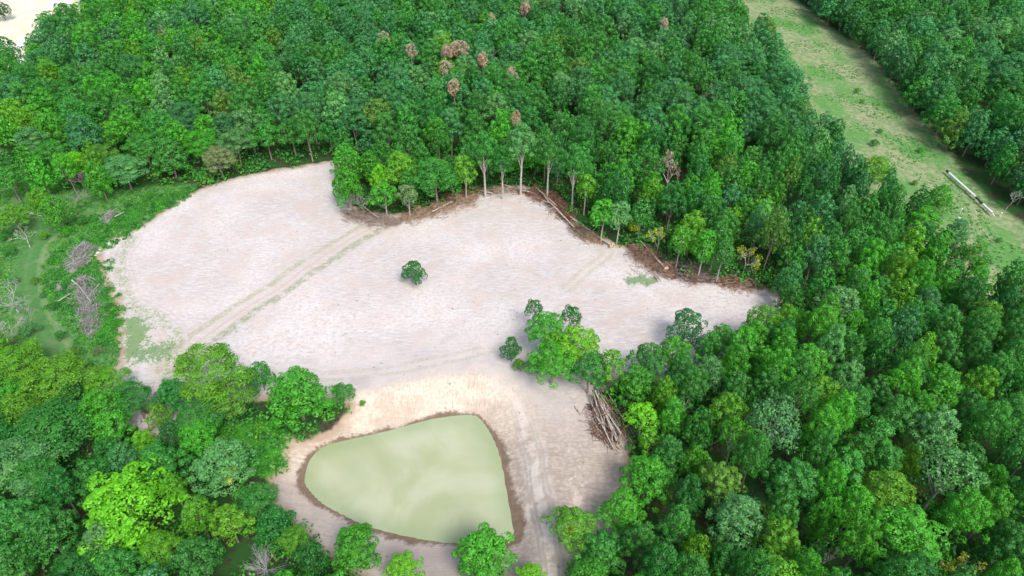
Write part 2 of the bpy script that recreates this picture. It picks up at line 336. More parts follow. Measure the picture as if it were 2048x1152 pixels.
def leaves(rs, C, Nn, L, W):                        # kite shaped leaf sprays at C facing Nn
    n = len(C); t = unit(np.cross(Nn, unit(rs.normal(size=(n, 3))))); b = np.cross(Nn, t)
    l = L*rs.uniform(.6, 1.35, (n, 1)); w_ = W*rs.uniform(.7, 1.3, (n, 1)); up = Nn*l*rs.uniform(-.12, .2, (n, 1))
    V = np.stack([C-t*l*.5, C-b*w_*.5-up*.3+t*l*.08, C+t*l*.5, C+b*w_*.5-up*.3+t*l*.08], 1)
    V[:, 0] += up*.4; V[:, 2] += up*.4
    return V.reshape(-1, 3), np.arange(4*n).reshape(-1, 4)

# ------------------------------------------------------------------ tree prototypes (crown and trunk meshes; unit tree is about 8 m wide)
def puffs(rs, D, z0, z1, n, pr, flat=1.0, low=-.45):
    """clump centres spread over a lumpy dome between z0 and z1"""
    out = []; zc = z0+(z1-z0)*.42; ru = z1-zc; rd = zc-z0; ph = rs.uniform(0, 6.28, 3)
    for i in range(n):
        zz = 1-(1-low)*(i+.5)/n; a = i*2.39996+rs.uniform(-.5, .5); rr = math.sqrt(max(0, 1-zz*zz))
        lump = 1+.16*math.sin(2*a+ph[0])+.13*math.sin(3*a+ph[1])+.1*math.sin(5*a+ph[2])
        k = rs.uniform(.78, 1.02)*lump; p = pr*rs.uniform(.75, 1.3)
        R_ = D/2-p*.55
        out.append((rr*math.cos(a)*R_*k, rr*math.sin(a)*R_*k, zc+zz*((ru if zz > 0 else rd)-p*.5)*rs.uniform(.86, 1.08), p))
    for i in range(n//4):
        a = rs.uniform(0, 6.28); q = rs.uniform(.1, .5); out.append((D/2*q*math.cos(a), D/2*q*math.sin(a), zc+rs.uniform(0, .55)*ru, pr*1.3))
    return np.array(out)
def lobed(rs, D, z0, z1, n, pr, nl):
    out = [puffs(rs, D*.66, z0+(z1-z0)*.22, z1, n//2, pr)]
    a0 = rs.uniform(0, 6.28)
    for k in range(nl):
        a = a0+6.28*k/nl+rs.uniform(-.35, .35); q = D*.27*rs.uniform(.85, 1.2); t = z1-(z1-z0)*rs.uniform(.12, .45); b = z0+(z1-z0)*rs.uniform(0, .12)
        p = puffs(rs, D*rs.uniform(.42, .55), b, t, max(6, n//(2*nl)+2), pr*.9); p[:, 0] += q*math.cos(a); p[:, 1] += q*math.sin(a); out.append(p)
    return np.vstack(out)
def crown(rs, pf, per, L, W, flat=1.0, jit=.36, up=.55, fill=.78):
    n = len(pf); C = np.repeat(pf[:, :3], per, 0); r = np.repeat(pf[:, 3], per)[:, None]
    d = unit(rs.normal(size=(n*per, 3))+np.array([0, 0, up]))
    cen = pf[:, :3].mean(0); outw = unit(C-cen); d = unit(d+outw*.45)
    rad = r*(fill+(1.08-fill)*rs.uniform(0, 1, (n*per, 1))**.45)
    P = C+d*rad*np.array([1, 1, flat])
    keep = np.ones(len(P), bool)
    idx = np.repeat(np.arange(n), per)
    for j in range(n):
        q = np.linalg.norm((P-pf[j, :3])/np.array([1, 1, flat]), axis=1)
        keep &= ~((q < pf[j, 3]*.72) & (idx != j))
    P, d, idx = P[keep], d[keep], idx[keep]
    N = unit(d*np.array([1, 1, 1/max(flat, .5)])+rs.normal(size=P.shape)*jit)
    V, F = leaves(rs, P, N, L, W)
    lv = np.repeat(np.clip(rs.normal(.42, .22, len(P)), 0, 1), 4); pv = np.repeat(rs.uniform(0, 1, n)[idx], 4)
    return V, F, lv, pv
def limbs(rs, pf, H, zb, r, nl=6, fork=False):
    segs = []; top = zb+(H-zb)*.35
    bx, by = rs.uniform(-.3, .3, 2)
    stem = [(0, 0, -.6), (bx*.3, by*.3, zb*.5), (bx, by, zb), (bx*1.5, by*1.5, top)]
    rad = [r*1.25, r, r*.85, r*.55]
    parts = [path_tube(stem, np.array(rad), 7)]
    for i in rs.permutation(len(pf))[:nl]:
        t = pf[i, :3]; k = rs.uniform(.55, 1.0); s = np.array([bx, by, zb])*1.0; s[2] = zb*k+(top-zb)*rs.uniform(0, .8); s[0] *= k; s[1] *= k
        m = s+(t-s)*.5+np.array([0, 0, -.25]); parts.append(path_tube([s, m, t], np.array([r*.42, r*.28, r*.08]), 5))
    return parts
def skeleton(rs, H, spread, r, levels, kids=3, base=.35, up=.35, dr=.62, lr=.66):
    P0, P1, a, b = [], [], [], []; tips = []
    def grow(p, d, l, r_, k):
        m = p+d*l*.5+rs.normal(size=3)*l*.04; q = m+unit(d+rs.normal(size=3)*.15)*l*.5
        P0.extend([p, m]); P1.extend([m, q]); a.extend([r_, r_*.85]); b.extend([r_*.85, r_*.7])
        if k == 0: tips.append(q); return
        for j in range(kids+(rs.rand() < .4)):
            nd = unit(d*.75+unit(rs.normal(size=3)*np.array([1, 1, .6]))*spread+np.array([0, 0, up]))
            grow(q if j else q, nd, l*lr*rs.uniform(.75, 1.25), r_*dr, k-1)
    grow(np.zeros(3)-np.array([0, 0, .5]), np.array([rs.normal()*.05, rs.normal()*.05, 1.]), H*base, r, levels)
    return np.array(P0), np.array(P1), np.array(a), np.array(b), np.array(tips)

PROTO = {}
def add_proto(kind, i, V, F, lv, pv, parts, D, H, zc, tm):
    cm = mesh('crown_'+kind, V, F, M['leaf'], lv=lv, pv=pv); tv, tf = merge(parts)
    PROTO.setdefault(kind, []).append(dict(crown=cm, trunk=mesh('trunk_'+kind, tv, tf, tm, True), D=D, H=H, zc=zc, raw=(V, F, lv, pv), rawt=(tv, tf)))
def make_protos():
    for i in range(8):                              # broad oak-like, cauliflower clumps
        rs = np.random.RandomState(100+i); H = 15+rs.uniform(-1, 1); z0 = 4.2
        pf = lobed(rs, 9.2, z0, H, 62, .80*rs.uniform(.88, 1.15), 3+i % 4); V, F, lv, pv = crown(rs, pf, 78, .34, .25)
        add_proto('oak', i, V, F, lv, pv, limbs(rs, pf, H, 5.5, .22, 6), 8, H, 10.6, M['bark'])
    for i in range(4):                              # wood edge tree, leafy right down to the ground
        rs = np.random.RandomState(150+i); H = 12.5
        pf = lobed(rs, 8.6, .8, H, 80, .82, 5); V, F, lv, pv = crown(rs, pf, 70, .36, .27)
        add_proto('edge', i, V, F, lv, pv, limbs(rs, pf, H, 3.5, .2, 8), 8, H, 7.6, M['bark'])
    for i in range(2):                              # very wide crown of many fine clumps
        rs = np.random.RandomState(170+i); H = 15
        pf = lobed(rs, 8.8, 3.6, H, 90, .70, 5); V, F, lv, pv = crown(rs, pf, 72, .29, .22)
        add_proto('big', i, V, F, lv, pv, limbs(rs, pf, H, 5.5, .22, 6), 8, H, 10.2, M['bark'])
    for i in range(2):                              # small brown crown at the top of a stem
        rs = np.random.RandomState(180+i); H = 16.5
        pf = puffs(rs, 4.0, 11.5, H, 14, .8, low=-.6); V, F, lv, pv = crown(rs, pf, 70, .42, .30, jit=.7)
        add_proto('topknot', i, V, F, lv, pv, limbs(rs, pf, H, 11, .16, 6), 4, H, 14.2, M['twig'])
    for i in range(4):                              # tall, bare pale stem, high crown
        rs = np.random.RandomState(200+i); H = 20; z0 = 9.5
        pf = lobed(rs, 8.0, z0, H, 50, .80, 4); V, F, lv, pv = crown(rs, pf, 75, .36, .26)
        add_proto('tall', i, V, F, lv, pv, limbs(rs, pf, H, 9.5, .24, 9), 7.6, H, 15, M['pale'])
    for i in range(4):                              # feathery, layered sprays
        rs = np.random.RandomState(300+i); H = 11; z0 = 3.5
        pf = puffs(rs, 9.4, z0, H, 40, 1.5, low=-.5); V, F, lv, pv = crown(rs, pf, 190, .40, .16, flat=.38, jit=.5, up=.8, fill=.2)
        add_proto('locust', i, V, F, lv, pv, limbs(rs, pf, H, 3.5, .2, 12), 9, H, 7.6, M['bark'])
    for i in range(4):                              # low round tree, leafy to near the ground
        rs = np.random.RandomState(400+i); H = 6.6
        pf = lobed(rs, 6.2, .7, H, 34, .74, 4); V, F, lv, pv = crown(rs, pf, 80, .30, .22, jit=.6)
        add_proto('round', i, V, F, lv, pv, limbs(rs, pf, H, 1.6, .13, 10), 6, H, 3.7, M['bark'])
    for i in range(3):                              # thin young tree, open crown
        rs = np.random.RandomState(500+i); H = 11
        pf = puffs(rs, 4.6, 4.2, H, 18, .85); V, F, lv, pv = crown(rs, pf, 70, .42, .28)
        add_proto('slim', i, V, F, lv, pv, limbs(rs, pf, H, 5.0, .12, 8), 4.6, H, 8, M['pale'])
    for i in range(3):                              # big airy crown over a forked stem
        rs = np.random.RandomState(600+i); H = 14
        pf = puffs(rs, 9, 7.0, H, 34, 1.15, low=-.2); V, F, lv, pv = crown(rs, pf, 85, .42, .24, fill=.2, jit=.7)
        parts = limbs(rs, pf, H, 5.0, .2, 16)
        add_proto('airy', i, V, F, lv, pv, parts, 9, H, 10.5, M['pale'])
    for i in range(3):                              # half dead: thin sprays left on bare limbs
        rs = np.random.RandomState(700+i); P0, P1, a, b, tips = skeleton(rs, 11, .85, .2, 4, 3, .33, .2)
        pf = np.hstack([tips[rs.permutation(len(tips))[:34]], rs.uniform(.5, .8, (34, 1))]); V, F, lv, pv = crown(rs, pf, 22, .36, .24, fill=.1, jit=.8)
        add_proto('sparse', i, V, F, lv, pv, [tubes(P0, P1, a, b, 4)], 8, 11, 7.5, M['pale'])
    for i in range(2):                              # small far crowns for the wood beyond
        rs = np.random.RandomState(800+i); pf = lobed(rs, 9.2, 4.5, 15, 44, .86, 3); V, F, lv, pv = crown(rs, pf, 32, .54, .42)
        add_proto('far', i, V, F, lv, pv, limbs(rs, pf, 15, 6, .22, 3), 8, 15, 11.2, M['bark'])
    for i in range(4):
        rs = np.random.RandomState(810+i); pf = lobed(rs, 9.2, 4.5, 15, 44, .86*rs.uniform(.88, 1.15), 3+i % 4); V, F, lv, pv = crown(rs, pf, 32, .54, .42)
        add_proto('far', i, V, F, lv, pv, limbs(rs, pf, 15, 6, .22, 3), 8, 15, 11.2, M['bark'])
make_protos()
BARE = []
for i in range(4):
    rs = np.random.RandomState(900+i); P0, P1, a, b, t = skeleton(rs, 11, .8, .13, 5 if i % 2 else 4, 3, .32, .25, .6, .64)
    V, F = tubes(P0, P1, a, b, 4); BARE.append((V, F, t))
rs = np.random.RandomState(950)                     # low silver tree: many fine limbs fanning out from one short stem
def fan(rs, n=26, Lm=4.6):
    P0, P1, a, b = [(0, 0, -.4)], [(0, 0, .9)], [.16], [.13]
    def twig(p, d, l, r_, k):
        q = p
        for _ in range(3):
            d = unit(d+rs.normal(size=3)*.12+np.array([0, 0, .03])); e = q+d*l/3
            P0.append(q); P1.append(e); a.append(r_); b.append(r_*.78); r_ *= .78; q = e
            if k > 0:
                for s_ in (-1, 1): twig(q, unit(d+np.cross(d, unit(rs.normal(size=3)))*.75), l*.42, r_*.6, k-1)
    for i_ in range(n):
        az = i_*2.39996; el = R(8+74*((i_*.618) % 1)); twig(np.array([0, 0, .8]), np.array([math.cos(az)*math.cos(el), math.sin(az)*math.cos(el), math.sin(el)]), Lm*rs.uniform(.8, 1.1), .055, 2)
    return tubes(P0, P1, a, b, 4)
SILVER = fan(rs)

# ------------------------------------------------------------------ ground sheet
def axis(lo, hi, st, far):
    c = np.arange(lo, hi+st/2, st); l, r, s = [], [], st
    x = lo
    while x > -far: s *= 1.25; x -= s; l.append(x)
    s = st; x = hi
    while x < far: s *= 1.25; x += s; r.append(x)
    return np.array(l[::-1]+list(c)+r)
gx = axis(-150, 210, .65, 2500); gy = axis(36, 345, .65, 2500)
X, Y = np.meshgrid(gx, gy); P = np.column_stack([X.ravel(), Y.ravel()])
Hh = height(P); nx, ny = len(gx), len(gy)
A = dict(d_soil=sdist(P, SOIL), d_pond=-sdist(P, POND), d_med=sdist(P, LEFTMEADOW), d_patch=sdist(P, PATCH), d_strip=sdist(P, STRIP),
    d_corner=sdist(P, CORNER), d_pale=np.maximum(sdist(P, PALE), sdist(P, ROAD)), d_spot=sdist(P, GRASS_SPOT), d_sw=sdist(P, GREEN_SW))
A['d_dam'], A['a_dam'] = line_dist(P, T_DAM); A['d_diag'] = line_dist(P, T_DIAG)[0]; A['d_left'] = line_dist(P, T_LEFT)[0]
A['d_path'] = line_dist(P, T_PATH)[0]; A['d_southt'] = line_dist(P, T_SOUTH)[0]; A['d_east'] = line_dist(P, T_EAST)[0]
pc = POND.mean(0); A['south'] = pc[1]-P[:, 1]
ii = np.arange(nx*ny).reshape(ny, nx); Fq = np.stack([ii[:-1, :-1], ii[:-1, 1:], ii[1:, 1:], ii[1:, :-1]], -1).reshape(-1, 4)
def cellmax(a): return a.reshape(-1)[Fq].mean(1)
zone = np.zeros(len(Fq), int)                        # the one ground surface is cut into plain pieces along its kinds of ground
zone[cellmax(A['d_med']) > 0] = 1; zone[cellmax(A['d_strip']) > -3] = 2; zone[cellmax(A['d_corner']) > 0] = 3
zone[cellmax(A['d_soil']) > 0] = 4; zone[(cellmax(A['d_soil']) > 0) & (cellmax(A['d_pond']) < 11)] = 5
V3 = np.column_stack([P, Hh])
for z, nm in enumerate(['forest_floor', 'meadow_ground', 'grass_strip_ground', 'pale_field_ground', 'bare_soil_ground', 'pond_bank_ground']):
    f = Fq[zone == z]
    if not len(f): continue
    u_, inv = np.unique(f, return_inverse=True)
    me = mesh(nm, V3[u_], inv.reshape(-1, 4), M['ground'], True, **{k: v[u_] for k, v in A.items()})
    link(nm, me, kind='structure')
# water: its own closed body in the hollow
g2 = np.arange(-60, 60, .8); wx, wy = np.meshgrid(g2+pc[0], g2+pc[1]); WP = np.column_stack([wx.ravel(), wy.ravel()]); wd = sdist(WP, POND)
n2 = len(g2); i2 = np.arange(n2*n2).reshape(n2, n2); f2 = np.stack([i2[:-1, :-1], i2[:-1, 1:], i2[1:, 1:], i2[1:, :-1]], -1).reshape(-1, 4)
f2 = f2[(wd[f2] > -1.2).any(1)]; u2, inv = np.unique(f2, return_inverse=True)
link('pond_water', mesh('pond_water', np.column_stack([WP, np.full(len(WP), WZ+.05)])[u2], inv.reshape(-1, 4), M['water'], True, d_shore=wd[u2]), kind='structure')

# ------------------------------------------------------------------ colours of foliage
TINT = {  # base colour, word for it
    'deep': ((.036, .220, .036), 'deep green'), 'mid': ((.060, .285, .042), 'mid green'), 'blue': ((.068, .285, .088), 'bluish green'), 'bright': ((.082, .385, .028), 'bright green'),
    'lime': ((.165, .520, .018), 'lime green'), 'yellow': ((.128, .385, .024), 'yellow green'), 'gold': ((.52, .60, .03), 'golden yellow'), 'olive': ((.125, .310, .042), 'olive green'),
    'pale': ((.125, .360, .110), 'pale grey green'), 'brown': ((.50, .38, .30), 'light brown'), 'dark': ((.022, .130, .030), 'dark green'), 'grey': ((.20, .29, .13), 'dull grey green')}
def jitter(t, rs, k=.16):
    c = np.array(TINT[t][0])*(1+rs.uniform(-k, k)); return tuple(np.clip(c*(1+rs.uniform(-.08, .08, 3)), 0, 1))

# ------------------------------------------------------------------ placing trees
GRS = np.random.RandomState(7)
placed = []                                          # (x, y, radius)
def add_tree(kind, x, y, D, rot, tint, label, cat='tree', group=None, name=None, vz=1.0, h=None, tk=.16, h0=None):
    pr = PROTO[kind][int(rot*1000) % len(PROTO[kind])]; s = D/pr['D']; sz = s*vz if h is None else h/pr['H']
    z = float(height([x, y])[0]) if h0 is None else h0
    root = link(name or KNAME[kind], None, label=label, cat=cat, group=group, loc=(x, y, z))
    root.rotation_euler = (0, 0, rot); root.scale = (s, s, sz); root.empty_display_size = .5
    c = link('crown', pr['crown'], root); c.color = tuple(jitter(tint, GRS, tk))+(1,)
    link('trunk', pr['trunk'], root)
    placed.append((x, y, D/2)); return root
KNAME = dict(big='broadleaf_tree', oak='broadleaf_tree', tall='tall_tree', locust='feathery_tree', round='round_tree', slim='young_tree', airy='airy_tree', sparse='half_dead_tree', edge='edge_tree', topknot='brown_tree')
def base_of(kind, u, v, wpx, vz=1.0, h=None):
    """the tree whose crown centre stands at (u, v) and is wpx wide"""
    pr = PROTO[kind][0]; D = 6.0; zg = 0.0
    for _ in range(8):
        s = D/pr['D']; sz = s*vz if h is None else h/pr['H']
        p = at(u, v, zg+pr['zc']*sz); _, _, dep = proj(*p); D = wpx*dep/FPX
        zg = float(height(p[:2])[0])
    return p[0], p[1], D
def feature(kind, u, v, wpx, tint, label, cat='tree', group=None, name=None, vz=1.0, h=None, tk=.06):
    x, y, D = base_of(kind, u, v, wpx, vz, h)
    return add_tree(kind, x, y, D, GRS.uniform(0, 6.2), tint, label, cat, group, name, vz, h, tk)

FEAT = [
 # lower left wood
 ('big', 248, 1005, 190, 'lime', 'largest lime green tree, a bright dome in the lower left wood', 1.0, 12),
 ('edge', 592, 788, 132, 'bright', 'big dense green tree standing just above the left end of the pond bank', 1.0, 11.5),
 ('locust', 418, 738, 130, 'yellow', 'tall feathery yellow green tree at the lower edge of the pale field', 1.0, None),
 ('locust', 452, 792, 100, 'olive', 'feathery olive tree just below the feathery tree at the field edge', 1.0, 8),
 ('round', 520, 752, 62, 'mid', 'small green tree squeezed between the feathery tree and the dense tree above the pond', 1.1, None),
 ('round', 684, 785, 52, 'mid', 'low spreading green tree right of the dense tree above the pond', .7, None),
 ('round', 725, 806, 14, 'bright', 'tiny green bush alone on the bare slope above the pond', .9, None),
 ('locust', 213, 762, 72, 'yellow', 'small yellow green tree left of the pale soil tongue', 1.0, 7),
 ('round', 246, 795, 52, 'deep', 'dark green round tree touching the soil tongue from the left', 1.0, None),
 ('locust', 112, 752, 130, 'yellow', 'wide yellow green feathery tree below the left meadow', 1.0, 9),
 ('locust', 28, 722, 95, 'yellow', 'yellow green tree at the left border below the meadow', 1.0, 9),
 ('round', 140, 800, 60, 'deep', 'dark green tree below the wide yellow green feathery tree', 1.0, 7),
 ('oak', 222, 852, 78, 'bright', 'bright green dome below the small yellow green tree by the soil', 1.0, 9),
 ('round', 218, 912, 72, 'deep', 'dark round tree directly above the largest lime tree', 1.0, 8),
 ('locust', 100, 860, 150, 'mid', 'wide feathery green tree left of the largest lime tree', 1.0, 10),
 ('locust', 30, 930, 150, 'pale', 'pale green feathery tree at the left border', 1.0, 10),
 ('locust', 70, 950, 90, 'mid', 'feathery tree left of the largest lime tree, below the wide one', 1.0, 10),
 ('big', 445, 925, 125, 'pale', 'pale green tree with one yellow bough left of the pond', 1.0, 10),
 ('oak', 395, 872, 70, 'bright', 'bright narrow tree above the pale tree with a yellow bough', 1.0, 9),
 ('round', 345, 872, 60, 'deep', 'dark tree between two lime tops above the largest lime tree', 1.0, 8),
 ('oak', 285, 885, 44, 'lime', 'small lime top up and right of the largest lime tree', 1.0, 9),
 ('round', 320, 832, 50, 'yellow', 'small golden green tree under the tip of the soil tongue', 1.0, 6),
 ('locust', 395, 835, 95, 'mid', 'feathery green tree below the olive feathery tree', 1.0, 8),
 ('oak', 392, 1025, 70, 'yellow', 'thin yellow green tree right of the largest lime tree', 1.0, 10),
 ('oak', 345, 975, 50, 'yellow', 'yellow green top touching the largest lime tree on its right', 1.0, 10),
 ('locust', 318, 1095, 75, 'yellow', 'yellow feathery tree below the largest lime tree', 1.0, 8),
 ('oak', 455, 1040, 80, 'yellow', 'yellow green tree above the silvery dead tree', 1.0, 9),
 ('round', 550, 1052, 92, 'deep', 'dark green tree at the lower left corner of the pond', .9, None),
 ('locust', 588, 1078, 55, 'yellow', 'narrow yellow green tree beside the dark tree at the pond corner', 1.0, 6),
 ('edge', 712, 1092, 100, 'bright', 'green domed tree on the near bank below the left half of the pond', 1.0, 8.5),
 ('oak', 806, 1138, 74, 'lime', 'small lime tree at the bottom between two green domes by the pond', 1.0, 6),
 ('edge', 965, 1106, 122, 'bright', 'large green domed tree overlapping the bottom edge of the pond', 1.0, 9.5),
 ('oak', 1062, 1152, 62, 'lime', 'lime crown cut by the bottom border beside the dam track', 1.0, 5),
 ('round', 625, 1120, 80, 'deep', 'dark tree left of the green dome on the near bank', 1.0, None),
 ('oak', 200, 1075, 70, 'pale', 'pale green tree at the foot of the largest lime tree', 1.0, 9),
 ('big', 90, 1060, 110, 'mid', 'broad green tree in the bottom left corner area', 1.0, 11),
 ('oak', 30, 1120, 90, 'mid', 'mid green tree in the bottom left corner', 1.0, 11),
 ('oak', 235, 1130, 90, 'mid', 'rounded green tree at the bottom below the largest lime tree', 1.0, 9),
 # right of the pond
 ('oak', 1148, 1048, 92, 'yellow', 'yellow green tree with an orange bough leaning over the dam track', 1.0, 8),
 ('edge', 1205, 1100, 96, 'mid', 'green tree below the yellow tree beside the dam track', 1.0, 8),
 ('big', 1296, 950, 108, 'bright', 'large bright green tree below the pole pile', 1.0, 11),
 ('oak', 1245, 1015, 90, 'bright', 'bright green tree at the outer foot of the dam', 1.0, 9),
 ('slim', 1285, 832, 60, 'lime', 'thin lime green tree right of the pole pile', 1.0, 9),
 ('slim', 1300, 880, 44, 'yellow', 'thin yellow tree behind the right side of the pole pile', 1.0, 8),
 # clump between field and dam
 ('big', 1150, 688, 108, 'lime', 'brightest lime domed tree in the clump between field and dam', 1.0, 11),
 ('oak', 1092, 655, 76, 'bright', 'green tree left of the lime dome in the clump', 1.0, 11),
 ('slim', 1068, 618, 34, 'deep', 'small upright tree forming the top left of the clump', 1.0, None),
 ('slim', 1142, 634, 40, 'deep', 'small dark tree behind the lime dome of the clump', 1.0, None),
 ('oak', 1105, 718, 88, 'bright', 'broad green tree at the front of the clump', 1.0, 10),
 ('round', 1023, 698, 44, 'deep', 'round dark green bush standing alone at the bend of the track', 1.3, None),
 ('round', 1037, 728, 26, 'yellow', 'little yellow green bush touching the round dark bush', 1.0, None),
 ('round', 1068, 728, 38, 'pale', 'pale green bush between the round dark bush and the clump', .9, None),
 ('slim', 1228, 728, 48, 'yellow', 'slender yellow green tree on the right of the clump', 1.0, 10),
 ('round', 1205, 762, 26, 'olive', 'small olive bush under the clump above the pole pile', 1.0, None),
 ('oak', 1180, 735, 70, 'mid', 'green tree at the lower right of the lime dome', 1.0, 10),
 ('round', 1372, 655, 76, 'blue', 'bluish round tree on the lower edge of the field tip', 1.1, 9),
 ('oak', 1300, 715, 76, 'mid', 'green tree on the lower field edge right of the clump', 1.0, 10),
 ('oak', 1350, 700, 70, 'bright', 'bright tree on the lower field edge under the bluish round tree', 1.0, 10),
 # edge above the field
 ('round', 690, 372, 64, 'bright', 'bright green tree on the corner where the wood juts into the field', 1.3, 12),
 ('slim', 768, 388, 56, 'bright', 'bright green tree on one pale stem left of the brown brush line', 1.1, 10),
 ('slim', 815, 390, 40, 'grey', 'thin greyish tree on a pale stem beside the bright single stem tree', 1.0, 10),
 ('oak', 800, 335, 78, 'yellow', 'yellow green tree behind the trees at the jutting corner', 1.0, 13),
 ('oak', 760, 352, 40, 'lime', 'small lime crown above the bright single stem tree', 1.0, 11),
 ('slim', 929, 338, 46, 'yellow', 'upright yellow green tree on the upper field edge', 1.2, 13),
 ('oak', 870, 350, 90, 'mid', 'broad green tree behind the brown brush line', 1.0, 14),
 ('tall', 1042, 285, 72, 'pale', 'tall tree with a blue green fan crown on a straight pale trunk', 1.0, 21),
 ('tall', 968, 300, 72, 'mid', 'tall tree with a forked pale trunk at the top of the field', 1.0, 19),
 ('tall', 1098, 300, 58, 'mid', 'tall tree right of the fan crowned tree', 1.0, 20),
 ('tall', 1005, 320, 50, 'deep', 'tall dark tree left of the fan crowned tree', 1.0, 16),
 ('tall', 1150, 325, 58, 'mid', 'tall tree above the bend of the brush line', 1.0, 19),
 ('slim', 1172, 372, 44, 'yellow', 'yellow green tree leaning over the bend of the brush line', 1.1, 12),
 ('slim', 1207, 425, 52, 'bright', 'light green slender tree beside the long fallen log', 1.1, 12),
 ('slim', 1240, 430, 46, 'pale', 'pale slender tree next to the light green slender tree', 1.2, 12),
 ('slim', 1410, 492, 52, 'bright', 'slender green tree on one straight stem behind the right brush pile', 1.0, 13),
 ('slim', 1447, 505, 44, 'mid', 'slender tree between the single stem tree and the golden tree', 1.0, 12),
 ('slim', 1362, 480, 44, 'bright', 'slender bright tree left of the straight single stem tree', 1.0, 12),
 ('sparse', 1498, 502, 50, 'gold', 'golden yellow small tree with open limbs near the field tip', 1.0, 10),
 ('sparse', 1320, 468, 40, 'gold', 'yellowing slender tree behind the brown brush pile', 1.0, 9),
 ('round', 1268, 455, 22, 'gold', 'small yellow bush inside the wood edge', 1.0, None),
 ('oak', 1345, 395, 60, 'deep', 'dark round tree standing well inside the wood above the field', 1.0, 15),
 # further right wood
 ('airy', 1548, 845, 112, 'pale', 'big airy grey green tree with a forked pale trunk in the right wood', 1.0, None),
 ('oak', 1682, 608, 88, 'pale', 'pale grey green dome right of the field tip', 1.0, 13),
 ('round', 1580, 562, 60, 'blue', 'dark bluish round tree just right of the field tip', 1.2, 11),
 ('airy', 1900, 940, 135, 'pale', 'wide pale green open crown at the lower right', 1.0, 14),
 ('big', 1810, 1065, 150, 'bright', 'very broad tree with yellow tipped crown near the bottom right', 1.0, 12),
 ('big', 1770, 985, 120, 'yellow', 'yellow green crown above the very broad tree at bottom right', 1.0, 12),
 ('oak', 1440, 960, 90, 'olive', 'olive tinged tree in the right wood below the airy tree', 1.0, 12),
 ('big', 1475, 1030, 110, 'pale', 'grey green wide crown in the right wood near the bottom', 1.0, 11),
 ('big', 1590, 960, 105, 'mid', 'green crown with yellow right tip below the airy tree', 1.0, 12),
 ('oak', 1455, 820, 80, 'yellow', 'yellow green tree left of the airy tree', 1.0, 12),
 ('oak', 1640, 790, 90, 'yellow', 'bright yellow green tree right of the airy tree', 1.0, 13),
 ('oak', 1752, 338, 66, 'yellow', 'yellow green tree bordering the grass strip at mid height', 1.0, 12),
 ('oak', 1455, 335, 44, 'olive', 'round olive tree in the wood left of the grass strip', 1.0, 14),
 ('round', 1880, 398, 56, 'bright', 'bright green bush clump standing inside the grass strip beside the white pipe', 1.0, None),
 ('oak', 1845, 445, 78, 'bright', 'bright tree where the wood bulges under the grass strip', 1.0, 12),
 ('sparse', 1932, 1118, 92, 'gold', 'half bare tree with yellow tips in the bottom right corner', 1.0, 10),
 # top left
 ('round', 2, 20, 34, 'dark', 'dark tree standing alone in the pale field at the top left', 1.0, None),
 ('oak', 25, 430, 60, 'yellow', 'yellow green tree above the two track grass path', 1.0, 8),
 ('round', 112, 425, 62, 'bright', 'bright green tree at the head of the grass path', 1.2, None),
 ('round', 78, 400, 50, 'yellow', 'yellow green tree behind the bright tree at the path head', 1.0, None),
 ('locust', 150, 325, 60, 'lime', 'light yellow green tree above the left meadow', 1.0, 9),
 ('round', 197, 360, 56, 'bright', 'compact bright tree at the upper left of the pale field', 1.4, None),
 ('locust', 245, 335, 80, 'pale', 'pale feathery tree right of the compact bright tree', 1.0, 10),
 ('locust', 435, 315, 62, 'grey', 'grey green tree with visible pale limbs at the upper field edge', 1.0, 10),
 ('locust', 205, 310, 60, 'olive', 'olive feathery tree behind the compact bright tree', 1.0, 10),
]
BOUGH = {'pale green tree with one': (462, 952, 'gold', 'yellow_bough', (.72, .62, .02)), 'yellow green tree with an orange': (1138, 1060, 'gold', 'orange_bough', (.75, .42, .10)), 'green crown with yellow right': (1628, 948, 'gold', 'yellow_bough', (.45, .55, .03))}
def bough(root, u, v, name, rgb):
    bpy.context.view_layer.update()
    k_ = np.array(root.scale); zc_ = root.location.z+9.0*k_[2]*.9; p_ = at(u, v, zc_); d_ = p_-np.array(root.location)
    a_ = -root.rotation_euler.z; q = np.array([d_[0]*math.cos(a_)-d_[1]*math.sin(a_), d_[0]*math.sin(a_)+d_[1]*math.cos(a_), d_[2]])/k_
    q = np.append(q, .62); rs_ = np.random.RandomState(int(u)); pf = np.array([q+np.append(rs_.normal(size=3)*.42, 0) for _ in range(7)])
    V, F, lv, pv = crown(rs_, pf, 60, .32, .22, fill=.3, jit=.6); b_ = link(name, mesh(name, V, F, M['leaf'], lv=lv, pv=pv), root); b_.color = tuple(rgb)+(1,)
for (k, u, v, wp, t, lab, vz, h) in FEAT:
    rt = feature(k, u, v, wp, t, lab, vz=vz, h=h)
    for key, (bu, bv, _t, nm, rgb) in BOUGH.items():
        if lab.startswith(key): bough(rt, bu, bv, nm, rgb)
